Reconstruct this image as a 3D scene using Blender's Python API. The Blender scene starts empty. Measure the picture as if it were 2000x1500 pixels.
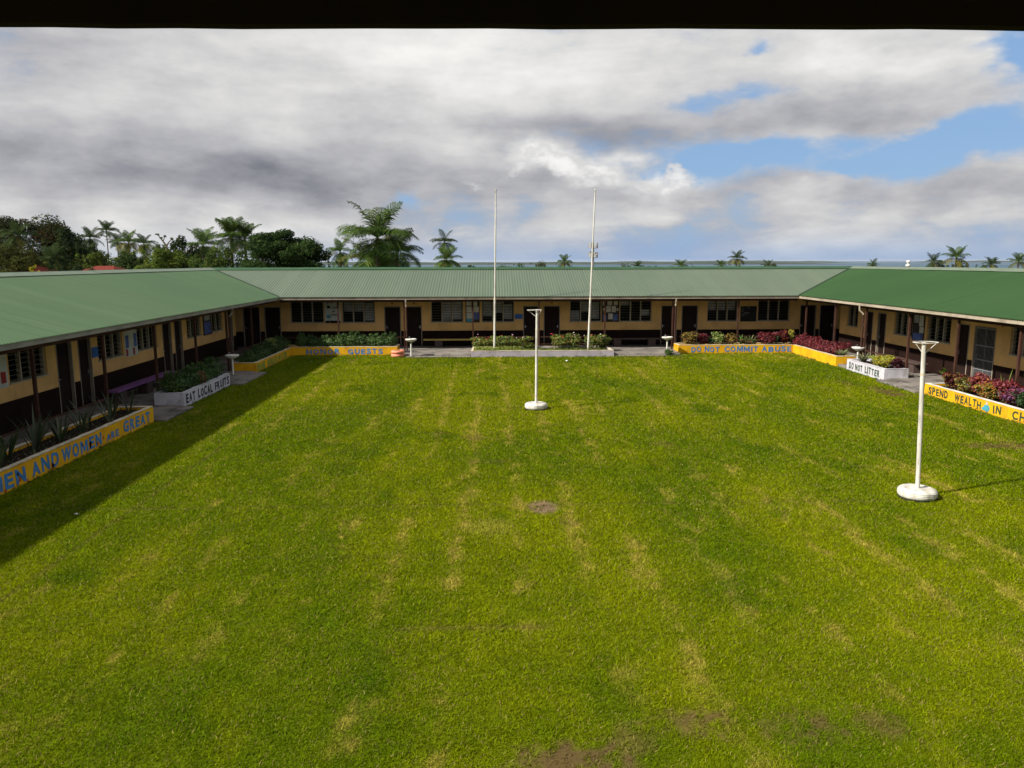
import bpy, math, random
import numpy as np
from mathutils import Matrix, Vector

SC = bpy.context.scene
COL = SC.collection
rnd = random.Random(7)
rng = np.random.default_rng(11)
PI = math.pi

# ------------------------------------------------------------------ camera
def add_camera():
    pitch, yaw, roll = (math.radians(a) for a in (9.085, 1.598, 0.12))
    f = Vector((math.sin(yaw)*math.cos(pitch), math.cos(yaw)*math.cos(pitch), -math.sin(pitch)))
    r0 = Vector((math.cos(yaw), -math.sin(yaw), 0)); u0 = r0.cross(f)
    r = r0*math.cos(roll) - u0*math.sin(roll); u = u0*math.cos(roll) + r0*math.sin(roll)
    cd = bpy.data.cameras.new('camera'); cd.sensor_width = 36; cd.lens = 27.0
    cd.clip_start = 0.05; cd.clip_end = 120000
    co = bpy.data.objects.new('camera', cd); COL.objects.link(co)
    m = Matrix((r, u, -f)).transposed().to_4x4(); m.translation = (0, 0, 4.6)
    co.matrix_world = m; SC.camera = co
add_camera()

# ------------------------------------------------------------------ world, sun, exposure
SUN_EL, SUN_BACK = math.radians(40.7), math.radians(21)
SUN_DIR = Vector((-math.cos(SUN_EL)*math.cos(SUN_BACK), -math.cos(SUN_EL)*math.sin(SUN_BACK), math.sin(SUN_EL)))
SC.view_settings.view_transform = 'Standard'; SC.view_settings.look = 'None'
SC.view_settings.gamma = 1; SC.view_settings.use_curve_mapping = False
EXPO = 0.72
SC.view_settings.exposure = EXPO
SKY = 0.1            # background strength
GAIN = 1.0/(SKY*2**EXPO)   # turns a wanted display value into a cloud radiance

class NT:
    """small helper for node trees"""
    def __init__(s, tree): s.t = tree; s.n = tree.nodes; s.l = tree.links
    def new(s, typ, **kw):
        n = s.n.new(typ)
        for k, v in kw.items(): setattr(n, k, v)
        return n
    def put(s, sock, v):
        if isinstance(v, bpy.types.NodeSocket): s.l.new(v, sock)
        elif v is not None: sock.default_value = v
    def math(s, op, a, b=None, c=None, clamp=False):
        n = s.new('ShaderNodeMath', operation=op, use_clamp=clamp)
        s.put(n.inputs[0], a)
        if b is not None: s.put(n.inputs[1], b)
        if c is not None: s.put(n.inputs[2], c)
        return n.outputs[0]
    def sstep(s, v, a, b):
        n = s.new('ShaderNodeMapRange', interpolation_type='SMOOTHSTEP')
        s.put(n.inputs[0], v); n.inputs[1].default_value = a; n.inputs[2].default_value = b
        return n.outputs[0]
    def mix(s, f, a, b, blend='MIX'):
        n = s.new('ShaderNodeMix', data_type='RGBA', blend_type=blend)
        s.put(n.inputs[0], f)
        for i, v in ((6, a), (7, b)):
            s.put(n.inputs[i], (*v, 1) if isinstance(v, tuple) and len(v) == 3 else v)
        return n.outputs[2]
    def noise(s, vec, scale, detail=4, rough=.5, dist=0., dim='3D'):
        n = s.new('ShaderNodeTexNoise', noise_dimensions=dim)
        s.put(n.inputs['Vector'], vec); n.inputs['Scale'].default_value = scale
        n.inputs['Detail'].default_value = detail; n.inputs['Roughness'].default_value = rough
        n.inputs['Distortion'].default_value = dist
        return n.outputs[0]
    def vmul(s, vec, k):
        n = s.new('ShaderNodeVectorMath', operation='MULTIPLY'); s.put(n.inputs[0], vec); n.inputs[1].default_value = k
        return n.outputs[0]

def build_world():
    w = bpy.data.worlds.new('World'); SC.world = w; w.use_nodes = True
    g = NT(w.node_tree); g.n.clear()
    sky = g.new('ShaderNodeTexSky', sky_type='NISHITA'); sky.sun_disc = False
    sky.sun_elevation = SUN_EL; sky.sun_rotation = math.atan2(SUN_DIR.x, SUN_DIR.y)
    sky.air_density = 1.0; sky.dust_density = 0.6; sky.ozone_density = 1.5
    tc = g.new('ShaderNodeTexCoord'); d = tc.outputs['Generated']
    sep = g.new('ShaderNodeSeparateXYZ'); g.put(sep.inputs[0], d)
    x, y, z = sep.outputs
    R2D = 180/PI
    az = g.math('MULTIPLY', g.math('ARCTAN2', x, y), R2D)
    el = g.math('MULTIPLY', g.math('ARCSINE', z), R2D)
    # cloud-layer coordinates: a flat layer seen in perspective
    zz = g.math('ADD', g.math('MAXIMUM', z, 0.0), 0.15)
    cmb = g.new('ShaderNodeCombineXYZ')
    g.put(cmb.inputs[0], g.math('DIVIDE', x, zz)); g.put(cmb.inputs[1], g.math('DIVIDE', y, zz))
    g.put(cmb.inputs[2], g.math('MULTIPLY', z, 6.0))
    P = cmb.outputs[0]
    nbig = g.noise(P, .55, 5, .52, .2)
    dv = g.vmul(d, (1, 1, 2.3))
    puff = g.noise(g.vmul(d, (1, 1, 2.0)), 7.5, 9, .56, .15)
    near = g.sstep(el, 13., 6.)
    def blend(a, b):
        return g.math('ADD', g.math('MULTIPLY', a, g.math('SUBTRACT', 1., near)), g.math('MULTIPLY', b, near))
    nmid = blend(g.noise(P, 1.5, 8, .58, .3), puff)
    nfine = g.noise(dv, 15., 10, .62, .1)
    nwarp = g.noise(dv, 5., 4, .55); nwarp2 = g.noise(g.vmul(d, (1.3, 1.3, 2.1)), 6.3, 4, .55)
    azw = g.math('ADD', az, g.math('MULTIPLY', g.math('SUBTRACT', nwarp, .5), 16.))
    elw = g.math('ADD', el, g.math('MULTIPLY', g.math('SUBTRACT', nwarp2, .5), 4.5))
    def G(a0, e0, sa, se, k):
        p = g.math('POWER', g.math('DIVIDE', g.math('SUBTRACT', azw, a0), sa), 2.)
        q = g.math('POWER', g.math('DIVIDE', g.math('SUBTRACT', elw, e0), se), 2.)
        return g.math('MULTIPLY', g.math('EXPONENT', g.math('MULTIPLY', g.math('ADD', p, q), -1.)), k)
    def total(first, items):
        t = first
        for it in items: t = g.math('ADD', t, G(*it))
        return t
    # where cloud is
    base = g.math('ADD', g.math('MULTIPLY', nmid, .55), g.math('MULTIPLY', nbig, .45))
    base = g.math('ADD', base, .17)
    dens = total(base, [(16.8, 7.1, 5.5, .95, -.40), (30.5, 7.4, 5.0, 1.6, -.44), (25.5, 5.9, 4, .7, -.3),
                        (34.5, 12.2, 2.6, 1.5, -.45), (17.5, 10.6, 3.2, .7, -.2), (-5.6, 4.7, 1.6, .6, -.22), (20.5, 13.4, 1.5, .6, -.25),
                        (-18, 9.0, 18, 5.5, .24), (-24, 5.5, 12, 2.5, .2), (5, 5.8, 7, 1.5, .22), (20, 4.5, 9, .8, .10), (33, 4.2, 5, 1.0, .12), (25, 9.8, 6.5, 1.2, .26), (27, 8.3, 2.2, .9, .2), (20, 12.6, 8, 1.2, .12)])
    dens = g.math('ADD', dens, g.math('MULTIPLY', g.math('SUBTRACT', nfine, .5), .38))
    cover = g.sstep(dens, .47, .73)
    # how bright the cloud is
    sh = g.math('ADD', g.math('MULTIPLY', nbig, .9), g.math('MULTIPLY', nmid, .5))
    sh = g.math('ADD', g.math('SUBTRACT', sh, .18), g.math('MULTIPLY', g.math('SUBTRACT', nfine, .5), .30))
    sh = total(sh, [(-21.5, 6.0, 9.5, 1.9, -.17), (-30, 5.2, 7, 1.5, -.07), (-10, 6.6, 6, 1.0, -.09), (10, 9.0, 6.5, 1.2, -.18), (22.5, 9.5, 6, 1.1, -.15),
                    (21, 5.5, 4, .55, -.14), (29, 3.9, 6, .9, -.10), (-3, 14.2, 10, 2.0, .16), (-6, 10.6, 9, 1.0, -.12), (2, 9.6, 7, .9, -.12), (-24, 13, 9, 1.4, -.06), (26, 12.3, 4.5, 1.0, .16),
                    (-13, 9.8, 10, 1.3, .10), (3.6, 7.0, 2.8, 1.0, .40), (8.2, 6.6, 2.0, .9, .36), (13, 6.0, 2.0, .9, .34), (-30, 11, 8, 2, .06), (-22, 2.4, 10, .9, .06)])
    sh = g.math('ADD', g.math('MULTIPLY', g.math('SUBTRACT', sh, .56), 1.28), .54)
    cr = g.new('ShaderNodeValToRGB'); e = cr.color_ramp
    e.elements[0].position = .05; e.elements[0].color = (.19*GAIN, .198*GAIN, .235*GAIN, 1)
    e.elements[1].position = .92; e.elements[1].color = (.93*GAIN, .92*GAIN, .895*GAIN, 1)
    m = e.elements.new(.42); m.color = (.485*GAIN, .485*GAIN, .51*GAIN, 1)
    m = e.elements.new(.66); m.color = (.70*GAIN, .695*GAIN, .69*GAIN, 1)
    g.put(cr.inputs[0], sh)
    # clear sky, paler towards the horizon where the air is thick
    clear = g.mix(.85, sky.outputs[0], (.225*GAIN, .39*GAIN, .66*GAIN))
    low = g.sstep(el, 5.0, 0.0)
    hz = g.mix(g.sstep(az, -25., 10.), (.55*GAIN, .60*GAIN, .68*GAIN), (.31*GAIN, .43*GAIN, .645*GAIN))
    col = g.mix(cover, clear, cr.outputs[0])
    # sunlit heaps of cumulus low in the middle distance
    heap = g.noise(g.vmul(d, (1, 1, 1.5)), 24., 10, .60, .1)
    hb = total(g.math('ADD', g.math('MULTIPLY', heap, .75), g.math('MULTIPLY', nfine, .25)), [(3.2, 6.6, 3.4, 1.15, .29), (7.8, 6.4, 2.4, 1.0, .29), (12.6, 5.8, 2.4, .95, .28), (-3, 5.4, 4, .7, .15), (20.5, 6.1, 1.8, .5, .20), (26.5, 8.3, 1.8, .8, .22), (-12, 3.6, 7, .7, .14), (17, 4.2, 5, .6, .14)])
    hc = g.mix(g.sstep(hb, .70, .94), (.60*GAIN, .60*GAIN, .61*GAIN), (.95*GAIN, .94*GAIN, .92*GAIN))
    col = g.mix(g.math('MULTIPLY', g.sstep(hb, .68, .80), .85), col, hc)
    lowcloud = g.math('MULTIPLY', low, g.sstep(g.math('ADD', el, g.math('MULTIPLY', nmid, 2.5)), 4.2, 1.2))
    col = g.mix(g.math('MULTIPLY', lowcloud, .85), col, hz)
    bg = g.new('ShaderNodeBackground'); g.put(bg.inputs[0], col); bg.inputs[1].default_value = SKY
    out = g.new('ShaderNodeOutputWorld'); g.l.new(bg.outputs[0], out.inputs[0])
    w.cycles.sampling_method = 'MANUAL'; w.cycles.sample_map_resolution = 512
build_world()

def add_sun():
    ld = bpy.data.lights.new('sun', 'SUN'); ld.energy = 5.0; ld.angle = math.radians(1.5); ld.color = (1, .955, .87)
    lo = bpy.data.objects.new('sun', ld); COL.objects.link(lo)
    lo.rotation_euler = SUN_DIR.to_track_quat('Z', 'Y').to_euler(); lo.location = (-30, -12, 40)
add_sun()
SC.cycles.use_denoising = True
SC.cycles.max_bounces = 6; SC.cycles.diffuse_bounces = 3; SC.cycles.transparent_max_bounces = 12
SC.cycles.volume_bounces = 0; SC.cycles.caustics_reflective = False; SC.cycles.caustics_refractive = False

# ------------------------------------------------------------------ helpers
def tag(o, label=None, cat=None, group=None, kind=None):
    for k, v in (('label', label), ('category', cat), ('group', group), ('kind', kind)):
        if v: o[k] = v
    return o
def empty(name, loc=(0, 0, 0), rz=0., parent=None):
    o = bpy.data.objects.new(name, None); COL.objects.link(o); o.location = loc; o.rotation_euler = (0, 0, rz)
    o.empty_display_size = .2; o.parent = parent
    return o
def link(name, me, mat=None, parent=None, loc=None, rot=None, scale=None):
    o = bpy.data.objects.new(name, me); COL.objects.link(o)
    if mat is not None and not me.materials: me.materials.append(mat)
    if parent is not None:
        o.parent = parent
    if loc is not None: o.location = loc
    if rot is not None: o.rotation_euler = rot
    if scale is not None: o.scale = scale
    return o
class MB:
    """collects shapes into one mesh (coordinates relative to off)"""
    def __init__(s, off=(0, 0, 0)): s.v = []; s.f = []; s.o = off
    def add(s, vs, fs):
        b = len(s.v); ox, oy, oz = s.o
        s.v += [(a-ox, c-oy, e-oz) for a, c, e in vs]; s.f += [tuple(b+i for i in f) for f in fs]; return s
    def box(s, a, b):
        x0, x1 = sorted((a[0], b[0])); y0, y1 = sorted((a[1], b[1])); z0, z1 = sorted((a[2], b[2]))
        return s.add([(x0, y0, z0), (x1, y0, z0), (x1, y1, z0), (x0, y1, z0), (x0, y0, z1), (x1, y0, z1), (x1, y1, z1), (x0, y1, z1)],
              [(0, 3, 2, 1), (4, 5, 6, 7), (0, 1, 5, 4), (1, 2, 6, 5), (2, 3, 7, 6), (3, 0, 4, 7)])
    def tube(s, pts, rad, n=8, cap=True):
        pts = [Vector(p) for p in pts]
        if not isinstance(rad, (list, tuple)): rad = [rad]*len(pts)
        vs = []; fs = []
        for i, p in enumerate(pts):
            t = (pts[min(i+1, len(pts)-1)] - pts[max(i-1, 0)]).normalized()
            a = Vector((0, 0, 1)) if abs(t.z) < .9 else Vector((1, 0, 0))
            u = t.cross(a).normalized(); w = t.cross(u)
            for k in range(n):
                c = 2*PI*k/n; vs.append(tuple(p + (u*math.cos(c) + w*math.sin(c))*rad[i]))
        for i in range(len(pts)-1):
            for k in range(n):
                fs.append((i*n+k, i*n+(k+1) % n, (i+1)*n+(k+1) % n, (i+1)*n+k))
        if cap:
            e = len(vs); vs += vs[:n]+vs[(len(pts)-1)*n:len(pts)*n]
            fs += [tuple(e+k for k in range(n-1, -1, -1)), tuple(e+n+k for k in range(n))]
        fs = [f[::-1] for f in fs]
        return s.add(vs, fs)
    def lathe(s, c, prof, n=20, sx=1., sy=1.):
        vs = []; fs = []
        for r, z in prof:
            for k in range(n):
                a = 2*PI*k/n; vs.append((c[0]+r*sx*math.cos(a), c[1]+r*sy*math.sin(a), c[2]+z))
        for i in range(len(prof)-1):
            for k in range(n): fs.append((i*n+k, i*n+(k+1) % n, (i+1)*n+(k+1) % n, (i+1)*n+k))
        return s.add(vs, fs)
    def build(s, name, mat, parent=None, smooth=False, bevel=0., loc=None):
        me = bpy.data.meshes.new(name); me.from_pydata(s.v, [], s.f); me.update()
        if smooth:
            me.polygons.foreach_set('use_smooth', [len(p.vertices) == 4 for p in me.polygons])
        o = link(name, me, mat, parent, loc=loc)
        if bevel:
            m = o.modifiers.new('bevel', 'BEVEL'); m.width = bevel; m.segments = 2; m.limit_method = 'ANGLE'
        return o
def np_mesh(name, verts, faces, cols=None, smooth=False):
    """verts (n,3), faces (m,k) int arrays, cols (n,3) per vertex"""
    me = bpy.data.meshes.new(name); n = len(verts); m, k = faces.shape
    me.vertices.add(n); me.vertices.foreach_set('co', np.ascontiguousarray(verts, np.float32).ravel())
    me.loops.add(m*k); me.loops.foreach_set('vertex_index', np.ascontiguousarray(faces, np.int32).ravel())
    me.polygons.add(m); me.polygons.foreach_set('loop_start', np.arange(0, m*k, k, dtype=np.int32))
    if smooth: me.polygons.foreach_set('use_smooth', np.ones(m, bool))
    me.update(calc_edges=True)
    if cols is not None:
        at = me.color_attributes.new('Col', 'FLOAT_COLOR', 'POINT')
        c = np.ones((n, 4), np.float32); c[:, :3] = cols; at.data.foreach_set('color', c.ravel())
    return me

# ------------------------------------------------------------------ materials
MATS = {}
def mat(name, col, rough=.7, spec=.3, metal=0., var=.12, vscale=3., col2=None, bump=0., bscale=40., stretch=(1, 1, 1), alpha=None, fine=True, stain=None):
    m = bpy.data.materials.new(name); m.use_nodes = True; g = NT(m.node_tree)
    p = g.n['Principled BSDF']
    tc = g.new('ShaderNodeTexCoord'); v = g.vmul(tc.outputs['Object'], stretch)
    n1 = g.noise(v, vscale, 6, .6)
    c2 = col2 if col2 else tuple(c*(1-var*2.2) for c in col)
    c = g.mix(g.sstep(n1, .36, .70), col, c2)
    if fine:
        n2 = g.noise(v, vscale*14, 3, .6)
        c = g.mix(g.math('MULTIPLY', g.math('SUBTRACT', n2, .35, clamp=True), var*2.), c, tuple(min(1, k*1.3) for k in col), 'MIX')
    if stain:      # (colour, strength, scale, stretch): blotches and runs of dirt
        n3 = g.noise(g.vmul(tc.outputs['Object'], stain[3]), stain[2], 7, .68)
        c = g.mix(g.math('MULTIPLY', g.sstep(n3, .50, .72), stain[1]), c, stain[0])
    g.put(p.inputs['Base Color'], c); p.inputs['Roughness'].default_value = rough
    p.inputs['Specular IOR Level'].default_value = spec; p.inputs['Metallic'].default_value = metal
    if bump:
        b = g.new('ShaderNodeBump'); b.inputs['Strength'].default_value = bump; b.inputs['Distance'].default_value = .02
        g.put(b.inputs['Height'], g.noise(v, bscale, 5, .6)); g.l.new(b.outputs[0], p.inputs['Normal'])
    if alpha is not None: p.inputs['Alpha'].default_value = alpha
    MATS[name] = m
    return m
def attr_mat(name, rough=.6, spec=.25, trans=.3, noise=0., nscale=8., gain=1.):
    m = bpy.data.materials.new(name); m.use_nodes = True; g = NT(m.node_tree); p = g.n['Principled BSDF']
    a = g.new('ShaderNodeAttribute'); a.attribute_name = 'Col'; c = a.outputs['Color']
    if noise:
        tc = g.new('ShaderNodeTexCoord'); n1 = g.noise(tc.outputs['Object'], nscale, 6, .65)
        f = g.math('ADD', g.math('MULTIPLY', g.math('SUBTRACT', n1, .5), noise*2), 1.)
        cb = g.new('ShaderNodeCombineXYZ')
        for i in range(3): g.put(cb.inputs[i], f)
        c = g.mix(1., c, cb.outputs[0], 'MULTIPLY')
    g.put(p.inputs['Base Color'], c); p.inputs['Roughness'].default_value = rough; p.inputs['Specular IOR Level'].default_value = spec
    if trans:
        t = g.new('ShaderNodeBsdfTranslucent'); g.put(t.inputs[0], c)
        mx = g.new('ShaderNodeMixShader'); mx.inputs[0].default_value = trans
        g.l.new(p.outputs[0], mx.inputs[1]); g.l.new(t.outputs[0], mx.inputs[2]); g.l.new(mx.outputs[0], g.n['Material Output'].inputs[0])
    MATS[name] = m
    return m
M_leaf = attr_mat('leaf', .55, .3, .3)
M_tree = attr_mat('tree_leaf', .9, .04, .42)
M_grass = attr_mat('grass_blade', .9, .03, .4)
M_turf = attr_mat('turf', .95, .05, 0, noise=.5, nscale=28.)
M_cream = mat('cream_paint', (.74, .45, .165), .8, .12, var=.10, vscale=1.2, stain=((.38, .23, .09), .35, 1.6, (1, 1, .5)))
M_brown = mat('dark_brown_paint', (.017, .0075, .0055), .85, .08, var=.15, vscale=1.5)
M_door = mat('door_brown', (.020, .0105, .008), .75, .12, var=.15, vscale=2)
M_doorframe = mat('door_frame_paint', (.30, .25, .19), .7, .2)
M_post = mat('post_red_brown', (.062, .027, .018), .8, .12, var=.2)
M_fascia = mat('fascia_paint', (.36, .30, .225), .75, .2, var=.16, vscale=1.6, stretch=(1, 1, 3), stain=((.13, .09, .06), .55, 2.2, (1, 1, .4)))
M_fascia2 = mat('gutter_grey_paint', (.25, .235, .205), .75, .2, var=.16, vscale=1.6, stretch=(1, 1, 3))
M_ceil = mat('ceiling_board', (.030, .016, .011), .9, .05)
M_frame = mat('window_frame_paint', (.42, .36, .25), .65, .3, var=.1)
M_glass = mat('louvre_glass', (.02, .024, .024), .12, .35, var=.05, alpha=.16, fine=False)
M_slat_edge = mat('louvre_edge', (.20, .20, .17), .6, .2, fine=False)
M_dark = mat('room_shade_dark', (.03, .025, .02), .9, .05)  # interior shade put into the colour, so the rooms read black
M_blind = mat('blind_sheet', (.42, .42, .42), .85, .1, var=.15)
M_conc = mat('concrete', (.20, .175, .15), .92, .1, var=.22, vscale=.9, col2=(.10, .09, .08), bump=.3, bscale=30, stain=((.05, .045, .035), .6, 1.8, (1, 1, 1)))
M_white = mat('white_paint', (.62, .60, .55), .65, .2, var=.07, vscale=2.2, col2=(.46, .43, .36))
M_pole = mat('worn_white_pole', (.60, .575, .51), .7, .15, var=.3, vscale=1.1, col2=(.33, .30, .24), stretch=(5, 5, 1), bump=.1, stain=((.16, .13, .10), .6, 2.6, (6, 6, 1)))
M_planter_white = mat('planter_white', (.52, .50, .545), .8, .15, var=.1, vscale=1.8, col2=(.40, .385, .40), bump=.25, stain=((.20, .17, .12), .55, 3.5, (1.2, 1.2, .8)))
M_planter_lav = mat('planter_lavender', (.40, .35, .385), .85, .1, var=.12, vscale=1.5, col2=(.31, .27, .29), bump=.25, stain=((.17, .14, .11), .5, 3.0, (1.2, 1.2, .8)))
M_yellow = mat('planter_yellow', (.66, .36, .008), .75, .12, var=.07, vscale=1.6, col2=(.56, .27, .008), bump=.22, stain=((.30, .13, .02), .55, 3.0, (1.2, 1.2, .7)))
M_rim = mat('planter_rim', (.60, .51, .36), .8, .15, var=.2, vscale=3, stain=((.25, .19, .11), .7, 5., (1, 1, 1)))
M_blue = mat('letter_blue', (.045, .20, .46), .7, .2, var=.15, vscale=6)
M_dkgreen = mat('letter_dark_green', (.035, .06, .03), .7, .2, var=.15, vscale=6)
M_green = mat('letter_green', (.09, .26, .06), .7, .2, var=.15, vscale=6)
M_navy = mat('letter_navy', (.012, .012, .03), .7, .2, var=.1, vscale=6)
M_soil = mat('soil', (.034, .022, .014), .95, .05, var=.3, vscale=8)
M_pink = mat('pink_tyre_paint', (.70, .24, .14), .65, .3, var=.1, vscale=4)
M_rubber = mat('rubber', (.02, .02, .02), .8, .2)
M_purple = mat('bench_purple', (.20, .075, .24), .55, .35)
M_benchy = mat('bench_yellow', (.50, .36, .09), .6, .3)
M_benchb = mat('bench_brown', (.075, .05, .042), .7, .2)
M_sign = mat('sign_blue', (.03, .12, .40), .6, .3, var=.05)
M_paper = mat('paper', (.60, .58, .50), .85, .1, var=.12, vscale=9)
M_poster = mat('poster_pale', (.55, .58, .52), .8, .1, var=.08)
M_pinboard = mat('pin_board', (.055, .045, .04), .9, .1)
M_black = mat('black_board', (.012, .013, .012), .7, .2)
M_cyan = mat('paper_cyan', (.10, .32, .42), .8, .1, var=.2, vscale=10)
M_bluep = mat('paper_blue', (.12, .17, .42), .8, .1, var=.3, vscale=12)
M_redp = mat('paper_red', (.40, .06, .05), .8, .1)
M_chrome = mat('steel', (.45, .45, .45), .3, .5, metal=.8)
M_grey = mat('grey_metal', (.28, .28, .29), .5, .4, metal=.3)
M_bark = mat('bark', (.16, .125, .09), .9, .1, var=.25, vscale=3, bump=.4)
M_stem = mat('plant_stem', (.09, .085, .035), .85, .1)
M_eave = mat('near_eave_timber', (.035, .024, .020), .9, .05)
M_redroof = mat('red_roof', (.15, .030, .020), .85, .08)
M_housewall = mat('house_wall', (.45, .40, .33), .85, .1)
M_skin = mat('painted_skin', (.60, .42, .36), .8, .1)
M_teal = mat('painted_teal', (.06, .30, .38), .8, .1)
M_copper = mat('stain_red', (.42, .09, .02), .8, .1)

def roof_mat(name, col, col2, streak_axis, rough=.45, spec=.4):
    m = bpy.data.materials.new(name); m.use_nodes = True; g = NT(m.node_tree); p = g.n['Principled BSDF']
    tc = g.new('ShaderNodeTexCoord'); o = tc.outputs['Object']
    st = (.35, 1.6, 1) if streak_axis == 'x' else (1.6, .35, 1)
    n1 = g.noise(g.vmul(o, st), .8, 6, .6); n2 = g.noise(o, .22, 3, .5); n3 = g.noise(g.vmul(o, st), 6., 4, .7)
    f = g.math('ADD', g.math('MULTIPLY', n1, .5), g.math('MULTIPLY', n2, .5))
    c = g.mix(g.sstep(f, .38, .64), col, col2)
    c = g.mix(g.math('MULTIPLY', g.sstep(n3, .60, .8), .40), c, tuple(k*.55 for k in col))
    sp = g.new('ShaderNodeSeparateXYZ'); g.put(sp.inputs[0], o); ax = sp.outputs[1 if streak_axis == 'x' else 0]
    wn = g.new('ShaderNodeTexWhiteNoise', noise_dimensions='1D'); g.put(wn.inputs['W'], g.math('FLOOR', g.math('DIVIDE', ax, .78)))
    c = g.mix(g.math('MULTIPLY', wn.outputs[0], .30), c, tuple(k*.72 for k in col2))
    lap = g.math('LESS_THAN', g.math('FRACT', g.math('DIVIDE', ax, .78)), .028)
    c = g.mix(g.math('MULTIPLY', lap, .45), c, tuple(k*.45 for k in col))
    g.put(p.inputs['Base Color'], c); p.inputs['Roughness'].default_value = rough; p.inputs['Specular IOR Level'].default_value = spec
    return m
M_roofL = roof_mat('roof_green_faded', (.055, .105, .044), (.070, .115, .052), 'x')
M_roofB = roof_mat('roof_green_chalky', (.082, .112, .066), (.098, .124, .077), 'y')
M_roofR = roof_mat('roof_green_deep', (.022, .058, .016), (.027, .066, .018), 'x', .55, .25)
M_capL = mat('ridge_cap_pale', (.13, .165, .105), .5, .35)
M_capB = mat('ridge_cap_green', (.028, .075, .027), .55, .3)
M_valley = mat('valley_gutter', (.02, .03, .02), .7, .2)

# ------------------------------------------------------------------ ground, sea, hills
def gz(x, y):
    d = math.hypot(x-3, y-20)
    return -min(34., max(0., d-62)*.055) - .02
def build_ground():
    radii = [0, 20, 40, 62, 75, 90, 110, 140, 180, 230, 300, 400, 520, 700, 1500, 6000, 40000]
    n = 72; vs = [(3, 20, -.02)]; fs = []
    for r in radii[1:]:
        for k in range(n):
            a = 2*PI*k/n; x, y = 3+r*math.cos(a), 20+r*math.sin(a); vs.append((x, y, gz(x, y)))
    for k in range(n): fs.append((0, 1+k, 1+(k+1) % n))
    for i in range(len(radii)-2):
        for k in range(n):
            a, b = 1+i*n+k, 1+i*n+(k+1) % n; fs.append((a, a+n, b+n, b))
    me = bpy.data.meshes.new('ground'); me.from_pydata(vs, [], fs)
    m = mat('ground_earth', (.07, .085, .03), .95, .05, var=.3, vscale=.15, col2=(.09, .07, .04))
    tag(link('ground', me, m), kind='structure')
    # sea
    ws = bpy.data.materials.new('sea_water'); ws.use_nodes = True; g = NT(ws.node_tree); p = g.n['Principled BSDF']
    tc = g.new('ShaderNodeTexCoord'); n1 = g.noise(g.vmul(tc.outputs['Object'], (.0004, .0016, 1)), 1., 4, .6)
    g.put(p.inputs['Base Color'], g.mix(g.sstep(n1, .4, .62), (.028, .062, .105), (.065, .11, .135)))
    p.inputs['Roughness'].default_value = .55; p.inputs['Specular IOR Level'].default_value = .12
    s = 39000
    me = bpy.data.meshes.new('sea'); me.from_pydata([(-s, 470, -24), (s, 470, -24), (s, s, -24), (-s, s, -24)], [], [(0, 1, 2, 3)])
    tag(link('sea', me, ws), kind='structure')
    # low wooded islands across the water
    im = mat('island_wood', (.035, .05, .025), .95, .05, var=.3, vscale=.01)
    def island(x0, x1, y, depth, hmax, seed):
        nx, ny = 180, 7; r = np.random.default_rng(seed); vs = []; fs = []
        ph = r.uniform(0, 6, 8)
        for i in range(nx+1):
            t = i/nx; x = x0+(x1-x0)*t; end = min(1, t*9, (1-t)*9)
            hh = hmax*end*(.72+.14*math.sin(t*11+ph[0])+.08*math.sin(t*29+ph[1])+.05*math.sin(t*71+ph[2])+.06*r.random())
            for j in range(ny+1):
                u = j/ny; prof = (0, .62, .85, 1., 1., .8, .5, 0)[j]
                vs.append((x, y+depth*u+200*math.sin(t*5+ph[3]), -25+ (hh+1)*prof))
        for i in range(nx):
            for j in range(ny):
                a = i*(ny+1)+j; fs.append((a, a+ny+1, a+ny+2, a+1))
        me = bpy.data.meshes.new('hills'); me.from_pydata(vs, [], fs)
        return tag(link('hills', me, im), kind='structure')
    island(-5200, 2950, 6300, 900, 28, 1)
    island(1400, 4700, 9800, 900, 33, 2)
    island(6100, 7600, 10500, 800, 26, 3)
build_ground()

# ------------------------------------------------------------------ lawn
def vnoise(seed, n=64):
    r = np.random.default_rng(seed).random((n, n))
    def f(x, y):
        x = np.asarray(x) % n; y = np.asarray(y) % n
        i = np.floor(x).astype(int) % n; j = np.floor(y).astype(int) % n; u = x-np.floor(x); v = y-np.floor(y)
        u = u*u*(3-2*u); v = v*v*(3-2*v); i2 = (i+1) % n; j2 = (j+1) % n
        return (r[i, j]*(1-u)+r[i2, j]*u)*(1-v)+(r[i, j2]*(1-u)+r[i2, j2]*u)*v
    return f
_ns = [vnoise(s) for s in range(20, 30)]
def fbm(k, x, y, oct=4):
    t = 0; a = .5; s = 0
    for o in range(oct):
        t = t + a*_ns[(k+o) % 10](x*2**o+13.7*o, y*2**o+7.1*o); s += a; a *= .55
    return t/s
DIRT = [(1.35, 13.1, .12, .2, .5), (.75, 6.45, .55, .28, .9), (1.95, 7.05, .5, .26, .85), (1.4, 6.75, .3, .2, .5), (3.1, 6.85, .5, .28, .75), (3.9, 6.95, .4, .25, .6),
        (12.8, 18.4, .9, .32, .8), (13.9, 17.6, .6, .3, .6), (12.3, 16.3, .5, .2, .5), (14.0, 26.4, .35, 1.1, .8), (13.5, 28.2, .3, .8, .4), (4.3, 18.9, .4, .22, .4), (-.5, 19.7, .4, .22, .4), (-1.4, 20.3, .3, .2, .35), (1.8, 21.3, .3, .2, .3),
        (-.1, 17.3, .4, .25, .4), (12.2, 22.6, .25, .18, .5), (6.9, 36.6, .9, .25, .5), (8.6, 36.9, .9, .3, .6), (-2.6, 36.8, 1.2, .2, .5)]
LINES_Y = [(14.12, -9, 14, .05), (23.9, -6, 1.0, .05), (9.15, -1.2, .8, .06), (11.6, -6, 0, .03)]
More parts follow.
